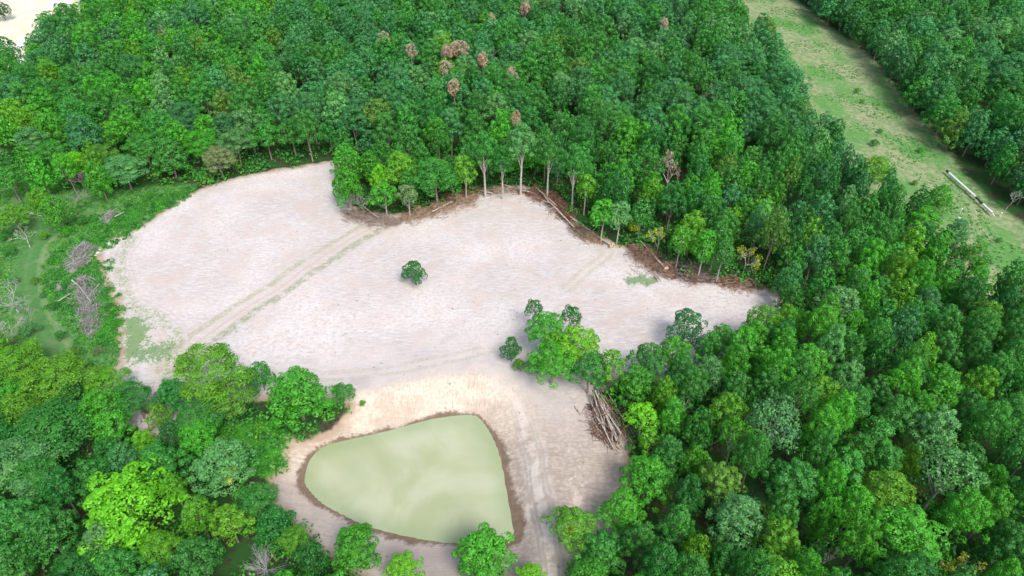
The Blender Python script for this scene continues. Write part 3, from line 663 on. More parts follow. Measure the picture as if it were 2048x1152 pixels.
SH = [(20, 500, 26, 'mid'), (70, 560, 18, 'olive'), (25, 560, 22, 'pale'), (88, 470, 20, 'yellow'), (130, 460, 26, 'bright'), (165, 440, 24, 'mid'), (110, 610, 18, 'mid'), (20, 690, 40, 'grey'), (60, 655, 36, 'pale'),
    (120, 670, 24, 'mid'), (150, 700, 26, 'olive'), (215, 610, 12, 'mid'), (228, 650, 14, 'bright'), (195, 700, 22, 'grey'), (100, 520, 16, 'bright'), (85, 590, 14, 'mid'), (10, 470, 24, 'mid'), (48, 700, 30, 'mid'), (300, 388, 18, 'bright'), (255, 408, 16, 'mid'),
    (1842, 300, 14, 'bright'), (1760, 262, 12, 'mid'), (1750, 285, 18, 'mid'), (1715, 180, 12, 'yellow'), (1725, 203, 10, 'bright'), (1975, 520, 26, 'mid'), (2025, 555, 24, 'bright'), (2000, 480, 14, 'pale'), (1830, 365, 14, 'olive'), (1920, 470, 12, 'bright')]
for (u, v, wp, t) in SH:
    feature('round', u, v, wp, t, '%s %s shrub in the %s, %d percent across, %d percent down' % ('small' if wp < 20 else 'wide', TINT[t][1], 'left meadow' if u < 500 else 'grass strip', round(u/20.48), round(v/11.52)), 'shrub', 'shrubs on open grass', 'shrub', .75)
feature('round', 828, 545, 50, 'deep', 'lone small green tree standing in the middle of the bare pale field', vz=1.0, name='lone_tree')

# trees whose leaves have gone brown
BR = [(895, 103, 22, 'left crown of the three light brown trees together in the far wood'), (911, 95, 22, 'middle crown of the three light brown trees together'), (927, 96, 19, 'right crown of the three light brown trees together'),
 (965, 118, 18, 'brown crown just right of the trio of brown crowns'), (893, 137, 25, 'wide brown crown just below the trio of brown crowns'), (906, 173, 22, 'brown crown two below the trio of brown crowns'),
 (1023, 148, 17, 'brown crown right of the trio and slightly lower'), (768, 78, 22, 'reddish brown crown farthest left in the far wood'), (822, 101, 16, 'dull brown crown left of the trio'), (1033, 238, 15, 'small brown crown nearest above the tall trees'),
 (984, 39, 13, 'tiny brown crown above the trio near the top'), (1328, 48, 14, 'brown crown high up right of centre'), (1050, 16, 15, 'faint brown crown at the top, right of the trio')]
for u, v, wp, lab in BR: feature('topknot', u, v, wp+3, 'brown', lab, name='brown_tree', group='trees with brown leaves', h=16.5)
feature('sparse', 1345, 328, 52, 'brown', 'nearly leafless peach coloured tree inside the wood above the brush bend', name='brown_tree', group='trees with brown leaves', h=16)
feature('sparse', 1425, 183, 36, 'brown', 'peach crown on a pale forked trunk near the grass strip', name='brown_tree', group='trees with brown leaves', h=15)

# leafless trees
BT = [(12, 585, 90, 'silver', 'pale leafless tree at the left border, lower of the group', 1), (40, 460, 60, 'silver', 'leafless tree leaning over the left meadow', 0), (8, 650, 70, 'silver', 'leafless tree on the left border below the pale one', 3), (45, 620, 46, 'silver', 'small pale leafless tree beside the grass path', 2),
 (135, 395, 70, 'twig', 'purplish leafless thicket tree at the meadow head', 1), (178, 60, 46, 'twig', 'grey leafless tree near the top left pale patch', 3), (172, 101, 22, 'twig', 'small grey leafless tree below the one at the pale patch', 1), (186, 212, 34, 'silver', 'leafless tree in the left wood between light green crowns', 1),
 (257, 210, 24, 'twig', 'narrow leafless tree right of the small leafless one in the left wood', 3), (714, 45, 22, 'twig', 'grey leafless tree high in the centre of the far wood', 3), (978, 38, 20, 'twig', 'grey leafless tree near the top centre', 1), (945, 66, 22, 'twig', 'grey leafless tree above the brown trio', 3),
 (935, 122, 22, 'twig', 'dark leafless crown right below the brown trio', 1), (988, 104, 24, 'twig', 'leafless crown right of the brown trio', 3), (985, 305, 34, 'pale', 'leafless stems between the tall field edge trees', 2), (1375, 812, 60, 'silver', 'silvery leafless tree right of the pole pile', 2),
 (1345, 1085, 62, 'silver', 'silvery leafless tree low in the right wood near the bottom', 0), (1662, 455, 36, 'silver', 'leafless tree inside the wood right of the golden tree', 0), (1655, 1100, 46, 'pale', 'thin leafless tree in a dark gap at the bottom right', 2), (2035, 375, 34, 'silver', 'leafless tree at the right border beyond the white pipe', 0),
 (1180, 40, 18, 'twig', 'dark leafless crown high up right of centre', 1), (520, 12, 20, 'twig', 'leafless crown at the top border left of centre', 3), (160, 350, 40, 'twig', 'leafless tree by the light tree above the meadow', 1), (100, 985, 34, 'pale', 'bare grey snag left of the largest lime tree', 2),
 (722, 392, 50, 'twig', 'leafless tree leaning in the brush at the jutting corner', 1)]
barem = {}
for u, v, wp, mt, lab, pi in BT:
    key = (pi, mt)
    if key not in barem: barem[key] = mesh('bare_tree', BARE[pi][0], BARE[pi][1], M[mt])
    D = 8; sH = .6
    hh = 11 if v > 300 else 15
    lo = v > 380 and u < 260
    if lo: hh = 9
    for _ in range(6):
        p = at(u, v, hh*.62); D = wp*proj(*p)[2]/FPX
    s = D/7.5
    o = link('leafless_tree', barem[key], None, lab, 'dead tree', 'leafless trees', loc=(p[0], p[1], float(height(p[:2])[0])))
    o.scale = (s, s, max(hh/12.5, .5)); o.rotation_euler = (GRS.uniform(-.08, .08), GRS.uniform(-.08, .08), GRS.uniform(0, 6)); placed.append((p[0], p[1], D*.3))
p = at(526, 1125, 3.0); D = 98*proj(*p)[2]/FPX
o = link('leafless_tree', mesh('silver_tree', SILVER[0], SILVER[1], M['snag']), None, 'silvery leafless tree with limbs spreading like a fan at the bottom left of the pond', 'dead tree', 'leafless trees', loc=(p[0], p[1], 0))
sp = np.ptp(SILVER[0][:, 0])*.95; o.scale = (D/sp,)*2+(6.6/SILVER[0][:, 2].max(),); placed.append((p[0], p[1], D*.8)); placed.append((p[0]*.97, p[1]-5, 3.5))

# ------------------------------------------------------------------ the wood itself
rs = np.random.RandomState(11)
NC = 110000; cy = rs.uniform(34, 400, NC); cx = rs.uniform(-390, 390, NC)
cand = np.column_stack([cx, cy]); cand = cand[np.abs(cx) < cy*.78+62]; NC = len(cand)
dO = sdist(cand, OPEN); dS = sdist(cand, STRIP); dC = sdist(cand, CORNER); dPl = sdist(cand, PALE); dL = sdist(cand, LEFTMEADOW)
PALEX = poly([(20, 115, 14), (24, 88), (52, 58), (70, 62), (66, 88), (52, 112, 14)])
ok = (dO < -1.0) & (dS < -1.0) & (dC < -3) & (dPl < -2.5) & (sdist(cand, PALEX) < 0) & (np.abs(line_dist(cand, T_PIPE)[0]) > 8.5) & (sdist(cand, PATCH) < -1)
ok &= ~((dL > 0) & (rs.uniform(0, 1, NC) > .12))
cand = cand[ok]; dO = dO[ok]; dS = dS[ok]
U, Vv, DEP = proj(cand[:, 0], cand[:, 1], 10.0)
near_n = lfn(cand[:, 0], cand[:, 1], .06, 5)
space = np.where(cand[:, 1] > 165, 6.0, 4.4)+.8*near_n+np.where((U < 600) & (Vv > 700), .8, 0)
acc = list(placed); cell = {}
def cells(x, y): return int(x//9), int(y//9)
for a_ in acc: cell.setdefault(cells(a_[0], a_[1]), []).append((a_[0], a_[1], a_[2]*1.55))
TREES = []
for i in range(len(cand)):
    x, y = cand[i]; s = space[i]*(.85+.3*((i*7919) % 100)/100); cx_, cy_ = cells(x, y); bad = False
    for ax in (-1, 0, 1):
        for ay in (-1, 0, 1):
            for (px, py, pr_) in cell.get((cx_+ax, cy_+ay), ()):
                if (px-x)**2+(py-y)**2 < ((s+pr_)*.5)**2: bad = True; break
            if bad: break
        if bad: break
    if bad: continue
    cell.setdefault((cx_, cy_), []).append((x, y, s)); TREES.append((x, y, s, U[i], Vv[i], DEP[i], dO[i], dS[i]))
print('random trees', len(TREES))
def pick_tint(u, v, x, y, r):
    n = float(lfn(np.array([x]), np.array([y]), .045, 21)[0])
    if v < 260 and u > 560: t = [('blue', .46), ('mid', .36), ('deep', .07), ('pale', .08), ('olive', .02), ('yellow', .01)]  # far wood: bluer, lighter tints, distance haze put into the leaf colour
    elif v < 420 and u <= 560: t = [('mid', .46), ('blue', .18), ('bright', .18), ('pale', .07), ('olive', .03), ('yellow', .07), ('grey', .01)]
    elif u < 560: t = [('mid', .34), ('deep', .2), ('bright', .16), ('yellow', .14), ('blue', .10), ('pale', .06)]
    elif u > 1600 and v < 420: t = [('blue', .46), ('deep', .2), ('mid', .24), ('bright', .05), ('pale', .05)]
    else: t = [('mid', .46), ('bright', .28), ('deep', .08), ('blue', .05), ('yellow', .07), ('pale', .04), ('olive', .02)]
    q = (r+.22*n) % 1.0
    for k, p_ in t:
        if q < p_: return k
        q -= p_
    return t[0][0]
recs = []
for (x, y, s, u, v, dep, do, ds) in TREES:
    r = rs.uniform(0, 1, 6); D = s*(1.22+.36*r[0])
    edge = do > -7
    kind = 'oak'
    if u < 600 and v > 200 and r[1] < .34: kind = 'locust'
    elif edge and 640 < u < 1560 and v < 560: kind = 'tall' if r[1] < .2 else ('slim' if r[1] < .5 else 'edge')
    elif (ds > -13 and r[1] < .95) or ((edge and (v > 560 or u < 640)) and r[1] < .75): kind = 'edge'
    elif r[1] < .05 and v > 500: kind = 'airy'
    elif r[1] < .09: kind = 'slim'
    elif r[1] < .2: kind = 'round'
    Ht = 13.2+2.2*float(near_n.mean())+(5.5 if y < 165 else 3.2)*(r[2]-.45)+(2.5 if y > 165 else 0)
    if kind == 'edge': Ht = (12+3*r[2]) if ds > -9 else 10+3*r[2]
    if kind == 'oak' and y > 165: D *= 1.1
    if kind == 'locust': Ht = 10+3*r[2]
    if kind == 'round': Ht = 8+4*r[2]; D *= .95
    if kind == 'slim': Ht = 11+3*r[2]; D = min(D, 5.5)
    if kind == 'tall': Ht = 17+4*r[2]
    if u < 650 and v > 640: Ht *= .72                # the lower left wood is lower
    if do > -4 and v > 560 and kind != 'tall': Ht *= .8
    infr = -20 < u < 2068 and -10 < v < 1170
    u2, v2, d2 = proj(x, y, Ht*.7)
    infr = 5 < u2 < 2043 and 2 < v2 < 1165
    recs.append(dict(x=x, y=y, D=D, H=Ht, kind=kind, rot=r[3]*6.28, tint=pick_tint(u, v, x, y, r[4]), px=D/d2*FPX, inf=infr, u=u2, v=v2))
recs.sort(key=lambda q: (-float(q["inf"]), -q["px"]))
n_own = 300-0
own = [q for q in recs if q['inf']][:n_own]; mass = [q for q in recs if q not in own] if False else recs[len(own):]
SHAPE = dict(edge='leafy skirted', oak='rounded', tall='tall stemmed', locust='feathery', round='low round', slim='slender', airy='open crowned')
def where(u, v):
    if u < 640 and v > 640: return 'lower left wood'
    if u < 560: return 'left wood'
    if v < 420 and u < 1600: return 'far wood'
    if u > 1600 and v < 470: return 'wood past strip'
    return 'right wood'
seen = set()
for q in own:
    lab = '%s %s tree in the %s, %d percent across, %d down' % (TINT[q['tint']][1], SHAPE[q['kind']], where(q['u'], q['v']), round(q['u']/20.48), round(q['v']/11.52))
    if lab in seen: lab = lab.replace(' tree in', ' lower tree in')
    seen.add(lab)
    add_tree(q['kind'], q['x'], q['y'], q['D'], q['rot'], q['tint'], lab, group='trees of the surrounding wood', h=q['H'])
# the rest of the wood reads as one mass: one object for its crowns, its stems a part of it
def join(recs, key='crown'):
    VV, FF, LV, PV, TT, off = [], [], [], [], [], 0
    for q in recs:
        far = PROTO[q['kind'] if q['kind'] in ('locust', 'edge') else 'far']; pr = far[int(q['rot']*1000) % len(far)]
        V, F, lv, pv = pr['raw']
        if q['kind'] in ('locust', 'edge'):
            V = V.reshape(-1, 4, 3)[::3].reshape(-1, 3); lv = lv.reshape(-1, 4)[::3].ravel(); pv = pv.reshape(-1, 4)[::3].ravel(); F = np.arange(len(V)).reshape(-1, 4)
            c_ = np.repeat(V.reshape(-1, 4, 3).mean(1), 4, 0); V = c_+(V-c_)*1.65
        c, s_ = math.cos(q['rot']), math.sin(q['rot']); k = q['D']/pr['D']; kz = q['H']/pr['H']
        W = np.column_stack([(V[:, 0]*c-V[:, 1]*s_)*k+q['x'], (V[:, 0]*s_+V[:, 1]*c)*k+q['y'], V[:, 2]*kz+q['z']])
        VV.append(W.astype(np.float32)); FF.append(F+off); off += len(V); LV.append(lv); PV.append(pv)
        t = np.append(q['rgb'], 1); TT.append(np.tile(t.astype(np.float32), (len(V), 1)))
    return np.vstack(VV), np.vstack(FF), np.concatenate(LV), np.concatenate(PV), np.vstack(TT)
zz = height(np.array([[q['x'], q['y']] for q in mass]))
for q, z in zip(mass, zz): q['z'] = z; q['rgb'] = jitter(q['tint'], GRS)
print('own', len(own), 'mass', len(mass))
V, F, lv, pv, tt = join(mass)
wood = link('distant_woodland', mesh('distant_woodland', V, F, M['leafj'], lv=lv, pv=pv, tint=tt), label='dense green wood of many crowns reaching away behind the nearer trees', cat='woodland', kind='stuff')
parts = []
for q in mass:
    V, F = PROTO['far'][0]['rawt']; k = q['D']/8; kz = q['H']/15
    parts.append((V*np.array([k, k, kz])+np.array([q['x'], q['y'], q['z']]), F))
V, F = merge(parts); link('tree_stems', mesh('tree_stems', V, F, M['bark']), wood)

# ------------------------------------------------------------------ undergrowth, scrub and grass
def tuft_mass(name, pts, zs, size, per, tints, label, cat, seed, L=.5, W=.3, zk=.7):
    rs = np.random.RandomState(seed); n = len(pts); r = size*rs.uniform(.5, 1.5, n)
    C = np.repeat(np.column_stack([pts, zs]), per, 0); d = unit(rs.normal(size=(n*per, 3))+np.array([0, 0, .4])); d[:, 2] = np.abs(d[:, 2])
    Pp = C+d*np.repeat(r, per)[:, None]*rs.uniform(.5, 1, (n*per, 1))*np.array([1, 1, zk])
    V, F = leaves(rs, Pp, unit(d+rs.normal(size=Pp.shape)*.5+np.array([0, 0, .3])), L, W)
    cols = np.array([jitter(tints[rs.randint(len(tints))], rs) for _ in range(n)]); t = np.hstack([np.repeat(cols, per*4, 0), np.ones((n*per*4, 1))])
    lv = np.repeat(np.clip(rs.normal(.4, .25, n*per), 0, 1), 4); pv = np.repeat(rs.uniform(0, 1, n), per*4)
    return link(name, mesh(name, V, F, M['leafj'], lv=lv, pv=pv, tint=t), label=label, cat=cat, kind='stuff')
rs = np.random.RandomState(31)
def scatter(n, box, test):
    p = np.column_stack([rs.uniform(box[0], box[1], n), rs.uniform(box[2], box[3], n)]); return p[test(p)]
p = scatter(15000, (-170, 200, 36, 250), lambda p: (sdist(p, SOIL) < .8) & (sdist(p, STRIP) < -1) & (sdist(p, LEFTMEADOW) < 0) & (np.abs(p[:, 0]) < p[:, 1]*.8+45) & (np.minimum(np.abs(sdist(p, OPEN)), 99) < np.where(p[:, 1] < 130, 99, 22)))
tuft_mass('undergrowth', p, height(p)+.5, 1.7, 26, ['deep', 'mid', 'mid', 'bright', 'olive'], 'green undergrowth filling the gaps under the wood', 'undergrowth', 41, .62, .44, 1.1)
# scrub round the grey piles
SC1 = poly([(215, 470), (240, 480), (205, 505), (205, 555), (232, 610), (240, 640), (225, 690), (180, 690), (150, 640), (110, 600), (100, 540), (110, 500), (160, 470)])
SC2 = poly([(395, 372), (355, 405), (300, 445), (240, 476), (190, 470), (150, 470), (170, 440), (240, 420), (300, 392), (340, 385)])
p = scatter(16000, (-150, -20, 100, 220), lambda p: (np.maximum(sdist(p, SC1), sdist(p, SC2)) > -.5+2.2*lfn(p[:, 0], p[:, 1], .5, 77)))
tuft_mass('scrub', p[:2200], height(p[:2200]), .8, 60, ['bright', 'mid', 'bright', 'mid', 'deep'], 'low bright green scrub growing round the grey branch piles on the left', 'scrub', 42, .27, .20)
p = scatter(30000, (-190, -40, 90, 240), lambda p: (sdist(p, LEFTMEADOW) > 0) & (np.abs(line_dist(p, T_PATH)[0]) > 3.2) & (lfn(p[:, 0], p[:, 1], .5, 78) > -.6))
tuft_mass('meadow_weeds', p[:11000], height(p[:11000]), .5, 14, ['mid', 'bright', 'olive', 'yellow', 'deep'], 'rough green weeds covering the left meadow', 'weeds', 43, .34, .22, .6)
p = scatter(40000, (40, 260, 90, 380), lambda p: (sdist(p, STRIP) > -2) & (lfn(p[:, 0], p[:, 1], .22, 79) > .05))
tuft_mass('strip_weeds', p[:6000], height(p[:6000]), .34, 10, ['mid', 'pale', 'bright', 'olive', 'blue'], 'low weeds and tufts scattered over the grass strip', 'weeds', 44, .32, .22, .5)
p = scatter(3000, (-60, -25, 55, 90), lambda p: sdist(p, PATCH) > -.6)
tuft_mass('grass_patch', p[:900], height(p[:900]), .3, 24, ['bright', 'bright', 'lime'], 'vivid green grass hollow left of the pond', 'grass', 45, .25, .12, .5)
p = scatter(26000, (-90, 90, 60, 190), lambda p: (sdist(p, SOIL) > .5) & (-sdist(p, POND) > 12) & ((lfn(p[:, 0], p[:, 1], .12, 81) > .62) | (sdist(p, GREEN_SW) > -.5) | (sdist(p, GRASS_SPOT) > -.3)))
tuft_mass('field_weeds', p[:1500], height(p[:1500]), .12, 5, ['mid', 'olive', 'deep'], 'tiny green weeds dotted over the bare pale field', 'weeds', 46, .2, .13, .5)

# ------------------------------------------------------------------ brush piles and logs
def pile(name, pix, mats, n, hgt, label, wide=2.2, sp_=.55, dirw=None, L=3.0, seed=0, thick=.045):
    if seed < 10: n = int(n*1.7); wide *= 1.35; hgt *= 1.2
    """branches heaped along a line of ground points; main sticks, plus fine dead twigs as a part"""
    rs = np.random.RandomState(seed); line = np.array([ground_at(*q) for q in pix]); org = line.mean(0)
    seg = np.linalg.norm(np.diff(line[:, :2], axis=0), axis=1); cum = np.concatenate([[0], np.cumsum(seg)])
    def sample(m, hk):
        t = rs.uniform(0, cum[-1], m); x = np.interp(t, cum, line[:, 0]); y = np.interp(t, cum, line[:, 1])
        i = np.clip(np.searchsorted(cum, t)-1, 0, len(seg)-1); d = unit(line[i+1, :2]-line[i, :2]); nrm = np.column_stack([-d[:, 1], d[:, 0]])
        endf = np.clip(np.minimum(t, cum[-1]-t)/2.5, .25, 1)
        o = rs.normal(size=m)*wide*.42*endf; x += nrm[:, 0]*o; y += nrm[:, 1]*o
        lump = .65+.35*np.sin(t*1.1+seed)+.2*np.sin(t*2.7)
        top = hgt*endf*np.exp(-(o/wide)**2*1.6)*np.clip(lump, .25, 1.2)
        return np.column_stack([x, y, height(np.column_stack([x, y]))+top*rs.uniform(.0, 1, m)*hk+.05]), d
    outs = []
    for m, Lk, rk, spread in ((n, L, thick, sp_), (n*5, L*.42, thick*.55, 1.2)):
        c, d = sample(m, 1.0)
        dd = np.tile(np.array(dirw), (m, 1)) if dirw is not None else d
        a = rs.normal(size=m)*spread; v = np.column_stack([dd[:, 0]*np.cos(a)-dd[:, 1]*np.sin(a), dd[:, 0]*np.sin(a)+dd[:, 1]*np.cos(a), rs.normal(size=m)*.22*(1.6 if spread > 1 else (.5 if sp_ < .5 else 1))])
        v = unit(v)*(Lk*rs.uniform(.4, 1.2, m))[:, None]*.5
        mid = c+rs.normal(size=c.shape)*Lk*.03; r_ = rk*rs.uniform(.6, 1.6, m)
        parts = [tubes(c-v, mid, r_, r_*.8, 4), tubes(mid, c+v, r_*.8, r_*.35, 4)]; outs.append(merge(parts))
    root = link(name, None, label=label, cat='brush pile', group='brush piles of the clearing', loc=tuple(org))
    for (V, F), nm, mt in zip(outs, ('branches', 'twigs'), mats): link(nm, mesh(nm, V-org, F, M[mt]), root)
    return root
pile('brush_pile', [(690, 425), (735, 440), (800, 448)], ('twig', 'brush2'), 170, 1.6, 'tangled pile under the trees at the jutting corner of the wood', 3.2, seed=1)
pile('brush_pile', [(800, 440), (850, 428), (900, 412), (955, 392)], ('brush2', 'brush2'), 260, 1.7, 'long tan and reddish brush line left of the field top', 3.2, seed=2)
pile('brush_pile', [(880, 405), (925, 392), (960, 376)], ('brush', 'brush'), 120, 1.6, 'reddish brown heap behind the right end of the tan brush line', 2.2, seed=3)
pile('brush_pile', [(960, 386), (1010, 380), (1055, 385)], ('log', 'brush2'), 110, 1.0, 'thin line of pale branches at the very top of the field', 2.0, seed=4)
pile('brush_pile', [(1050, 385), (1090, 392), (1120, 412), (1142, 445)], ('brush', 'brush'), 260, 1.7, 'dark red brown pile on the bend right of the field top', 3.0, seed=5)
pile('brush_pile', [(1142, 448), (1165, 468), (1205, 488)], ('brush2', 'brush2'), 150, 1.1, 'low tan heap along the long fallen log', 2.2, seed=6)
pile('brush_pile', [(1262, 492), (1295, 515), (1325, 540), (1350, 556)], ('brush', 'brush2'), 280, 1.9, 'big rusty brown pile left of the grey pole pile', 3.4, seed=7)
pile('brush_pile', [(1340, 530), (1370, 545), (1420, 562)], ('twig', 'brush'), 260, 1.9, 'grey pole pile with a red end on the upper right field edge', 3.2, seed=8, L=4.2)
pile('brush_pile', [(1425, 562), (1470, 566), (1525, 576)], ('brush2', 'brush'), 170, 1.2, 'low brown pile reaching to the field tip', 2.6, seed=9)
pile('brush_pile', [(1205, 800), (1212, 840), (1225, 890)], ('log', 'brush'), 110, 2.6, 'large heap of long pale poles beside the dam', 4.0, .20, dirw=unit(at(1240, 900)[:2]-at(1190, 800)[:2]), L=6.5, seed=10, thick=.10)
pile('brush_pile', [(172, 488), (160, 520), (145, 545)], ('silver', 'twig'), 240, 1.5, 'upper grey weathered branch pile in the left scrub', 3.6, seed=11, L=3.6)
pile('brush_pile', [(165, 555), (172, 600), (180, 640), (182, 672)], ('silver', 'twig'), 330, 1.5, 'lower grey branch pile running down the left scrub', 3.2, seed=12, L=3.2)
pile('brush_pile', [(222, 424), (218, 438), (212, 448)], ('silver', 'twig'), 90, 1.3, 'small grey branch pile near the green verge', 2.4, seed=13)
pile('brush_pile', [(118, 572), (122, 582)], ('silver', 'twig'), 30, .8, 'tiny grey branch heap left of the lower grey pile', 1.2, seed=14)
pile('brush_pile', [(285, 815), (300, 825)], ('brush', 'brush'), 40, .9, 'little dark red heap at the tip of the soil tongue', 1.4, seed=15)
def log(u0, v0, u1, v1, r, label, z0=.5, z1=.5, mt='log', root=False, stubs=3, grp='fallen logs'):
    rs = np.random.RandomState(int(u0*7+v0)); a = ground_at(u0, v0)+np.array([0, 0, z0+r]); b = ground_at(u1, v1)+np.array([0, 0, z1+r*.6]); L = np.linalg.norm(b-a)
    pts = [a+(b-a)*t+np.append(rs.normal(size=2)*L*.008, rs.normal()*.03)*float(0 < t < 1) for t in np.linspace(0, 1, 7)]; rad = np.linspace(r, r*.45, 7)
    rootE = link('fallen_log', None, label=label, cat='log', group=grp, loc=tuple(a))
    V, F = path_tube(pts, rad, 8); link('stem', mesh('stem', V-a, F, M[mt], True), rootE)
    d = unit(b-a); prt = []
    for k in range(stubs):
        t = rs.uniform(.45, .97); q = a+(b-a)*t; e = unit(d*.8+rs.normal(size=3)*np.array([.7, .7, .3])+np.array([0, 0, .25]))*L*rs.uniform(.08, .2); prt.append(path_tube([q, q+e*.5, q+e+rs.normal(size=3)*.1], np.array([r*.4, r*.28, r*.1]), 5))
    if prt: V, F = merge(prt); link('limb', mesh('limb', V-a, F, M[mt], True), rootE)
    if root:
        P0, P1, ra, rb = [], [], [], []
        ax = unit(np.cross(d, [0, 0, 1.])); bx = np.cross(d, ax)
        for k in range(26):
            an = rs.uniform(0, 6.28); e = (ax*math.cos(an)+bx*math.sin(an))*rs.uniform(.5, 1.0)-d*rs.uniform(.05, .5); P0.append(a); P1.append(a+e); ra.append(.22); rb.append(.07)
        V, F = tubes(P0, P1, np.array(ra), np.array(rb), 5)
        n = 10; th = np.linspace(0, 6.28, n, endpoint=False); prof = [(-.45, .30), (-.30, .62), (.0, .72), (.18, .45), (.25, .12)]; VV = []
        for x_, r_ in prof: VV += [a+d*x_+(ax*math.cos(t_)+bx*math.sin(t_))*r_*(1+.2*math.sin(3*t_+x_*9)) for t_ in th]
        FF = [[i*n+k, i*n+(k+1) % n, (i+1)*n+(k+1) % n, (i+1)*n+k] for i in range(4) for k in range(n)]
        V, F = merge([(V, F), (np.array(VV), np.array(FF))]); link('root_ball', mesh('root_ball', V-a, F, M['root'], True), rootE)
log(1222, 494, 1140, 440, .26, 'long fallen log with a pale root ball pointing at the field edge', .3, .9, root=True)
log(1330, 545, 1278, 492, .24, 'fallen log with a round root ball on the rusty pile', .9, 1.6, root=True)
log(1148, 462, 1072, 385, .2, 'long thin log along the dark red bend pile', .9, 1.4)
log(1070, 392, 1000, 374, .2, 'pale log lying across the top of the field', .5, 1.0)
log(1108, 412, 1072, 398, .15, 'short pale log on the field side of the bend pile', .2, .5)
log(1112, 418, 1076, 386, .17, 'pale log lying on the bend pile', 1.0, 1.2)
log(985, 390, 958, 384, .24, 'short grey log at the left end of the field top', .3, .4, 'silver')
log(865, 430, 905, 412, .18, 'bent pale log on the tan brush line', .9, 1.3)
log(910, 425, 925, 411, .14, 'short leaning log right of the bent log', .3, 1.0)
log(768, 448, 725, 420, .16, 'pale log leaning in the jutting corner pile', .3, 1.6)
log(1232, 890, 1188, 798, .26, 'longest pale pole on the heap beside the dam', 1.2, 2.3, 'pale')
log(1240, 880, 1200, 820, .2, 'second thick pole on the heap beside the dam', 1.6, 2.2, 'pale')
log(1228, 905, 1192, 845, .16, 'thinner pole on the left side of the heap beside the dam', .8, 1.6, 'pale')
log(40, 426, 88, 437, .2, 'white fallen trunk lying at the head of the grass path', .4, .6, 'silver')
log(48, 430, 92, 432, .14, 'second white trunk crossing the first at the path head', .7, .8, 'silver')
log(148, 568, 160, 578, .2, 'short white log top of the lower grey pile', .9, 1.1, 'silver')
log(185, 610, 163, 582, .12, 'thin white stick on the lower grey pile', 1.0, 1.4, 'silver')
log(118, 605, 145, 592, .13, 'white forked branch left of the lower grey pile', .3, .8, 'silver')
log(232, 438, 250, 430, .13, 'white branch sticking out right of the small grey pile', .6, .9, 'silver')
log(1502, 585, 1535, 592, .1, 'pale stick lying at the field tip', .05, .1)

# small lumps of limestone on the left rim of the field and the yellow spoil
def rock(u, v, r, label, mt='rock', grp='pale stones'):
    rs = np.random.RandomState(int(u*3+v)); n, m = 10, 6; V = []
    for i in range(m+1):
        ph = math.pi*i/m
        for k in range(n): V.append((math.sin(ph)*math.cos(6.283*k/n), math.sin(ph)*math.sin(6.283*k/n), math.cos(ph)))
    V = np.array(V); V *= (r*(1+.25*np.sin(V@rs.normal(size=3)*3)+.12*np.sin(V@rs.normal(size=3)*7)))[:, None]*np.array([1.2, .9, .6])
    F = [[i*n+k, i*n+(k+1) % n, (i+1)*n+(k+1) % n, (i+1)*n+k] for i in range(m) for k in range(n)]
    g_ = ground_at(u, v); o = link('stone', mesh('stone', V, F, M[mt]), None, label, 'stone', grp, loc=(g_[0], g_[1], g_[2]+r*.25)); return o
for (u, v, r, l) in [(196, 506, .45, 'pale stone on the left rim of the field, highest of the rim'), (199, 500, .3, 'small pale stone beside the highest rim stone'), (204, 496, .28, 'small pale stone on the upper left rim of the field'), (191, 512, .32, 'pale stone just below the highest rim stone'), (760, 877, .2, 'white stone at the waterline on the far bank of the pond'), (1917, 436, .35, 'white lump in the grass below the white pipe'), (1934, 453, .35, 'round white lump in the grass, lower than the pipe end')]: rock(u, v, r, l)

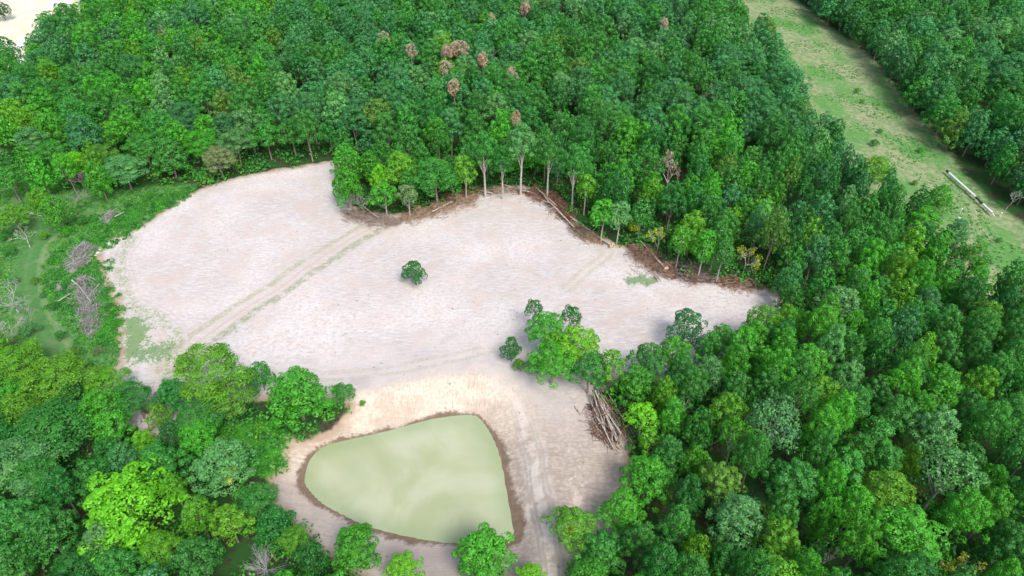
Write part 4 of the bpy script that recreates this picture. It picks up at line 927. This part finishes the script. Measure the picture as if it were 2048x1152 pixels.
# ------------------------------------------------------------------ white pipe along the far edge of the grass strip
ps = [(1893, 341), (1898, 346), (1952, 394.5), (1966, 408.5), (1985, 426), (1990, 431)]
pw = []
for i, (u, v) in enumerate(ps): pw.append(at(u, v, .75))
pw[-1][2] = .45
root = link('pipeline_pipe', None, label='long straight white pipe with a dark joint lying along the grass strip', cat='pipe', loc=tuple(pw[0]))
def pipe(name, a, b, r, mt, par=root, o=None, n=16):
    o = pw[0] if o is None else o; V, F = tubes([a], [b], np.array([r]), np.array([r]), n)
    extra = []
    ob = link(name, mesh(name, V-o, F, M[mt], True), par); return ob
pipe('inlet_sleeve', pw[0], pw[1], .30, 'dark'); pipe('white_section', pw[1], pw[2], .30, 'white'); pipe('dark_joint', pw[2], pw[3], .27, 'dark'); pipe('white_section', pw[3], pw[4], .30, 'white'); pipe('thin_end', pw[4], pw[5], .12, 'white')
for k, t in enumerate((.08, .5, .92)):
    q = pw[1]+(pw[4]-pw[1])*t; g0 = float(height(q[:2])[0])
    pr_ = []
    d = unit(pw[4]-pw[1]); sx = np.array([-d[1], d[0], 0])
    V, F = tubes([q+sx*.45*s_-np.array([0, 0, q[2]-g0+.2]) for s_ in (-1., 1.)]+[q-sx*.5-np.array([0, 0, .36])], [q+sx*.4*s_-np.array([0, 0, .1]) for s_ in (-1, 1)]+[q+sx*.5-np.array([0, 0, .36])], np.array([.06]*3), np.array([.06]*3), 4)
    link('support', mesh('support', V-pw[0], F, M['dark']), root)
# marker posts
def post(u, v, h, label):
    g_ = ground_at(u, v); r_ = link('marker_post', None, label=label, cat='post', group='marker posts by the pipe', loc=tuple(g_))
    V, F = tubes([(0, 0, -.2)], [(0, 0, h)], np.array([.09]), np.array([.08]), 8); link('shaft', mesh('shaft', V, F, M['white'], True), r_)
    V, F = path_tube([(0, 0, h-.02), (0, 0, h+.1), (0, 0, h+.3), (0, 0, h+.36)], np.array([.1, .24, .22, .02]), 10); link('cap', mesh('cap', V, F, M['white'], True), r_)
post(1999, 434, 1.1, 'short white capped post just right of the pipe end')
post(1919, 428, 1.4, 'white marker post in the grass below the white pipe')
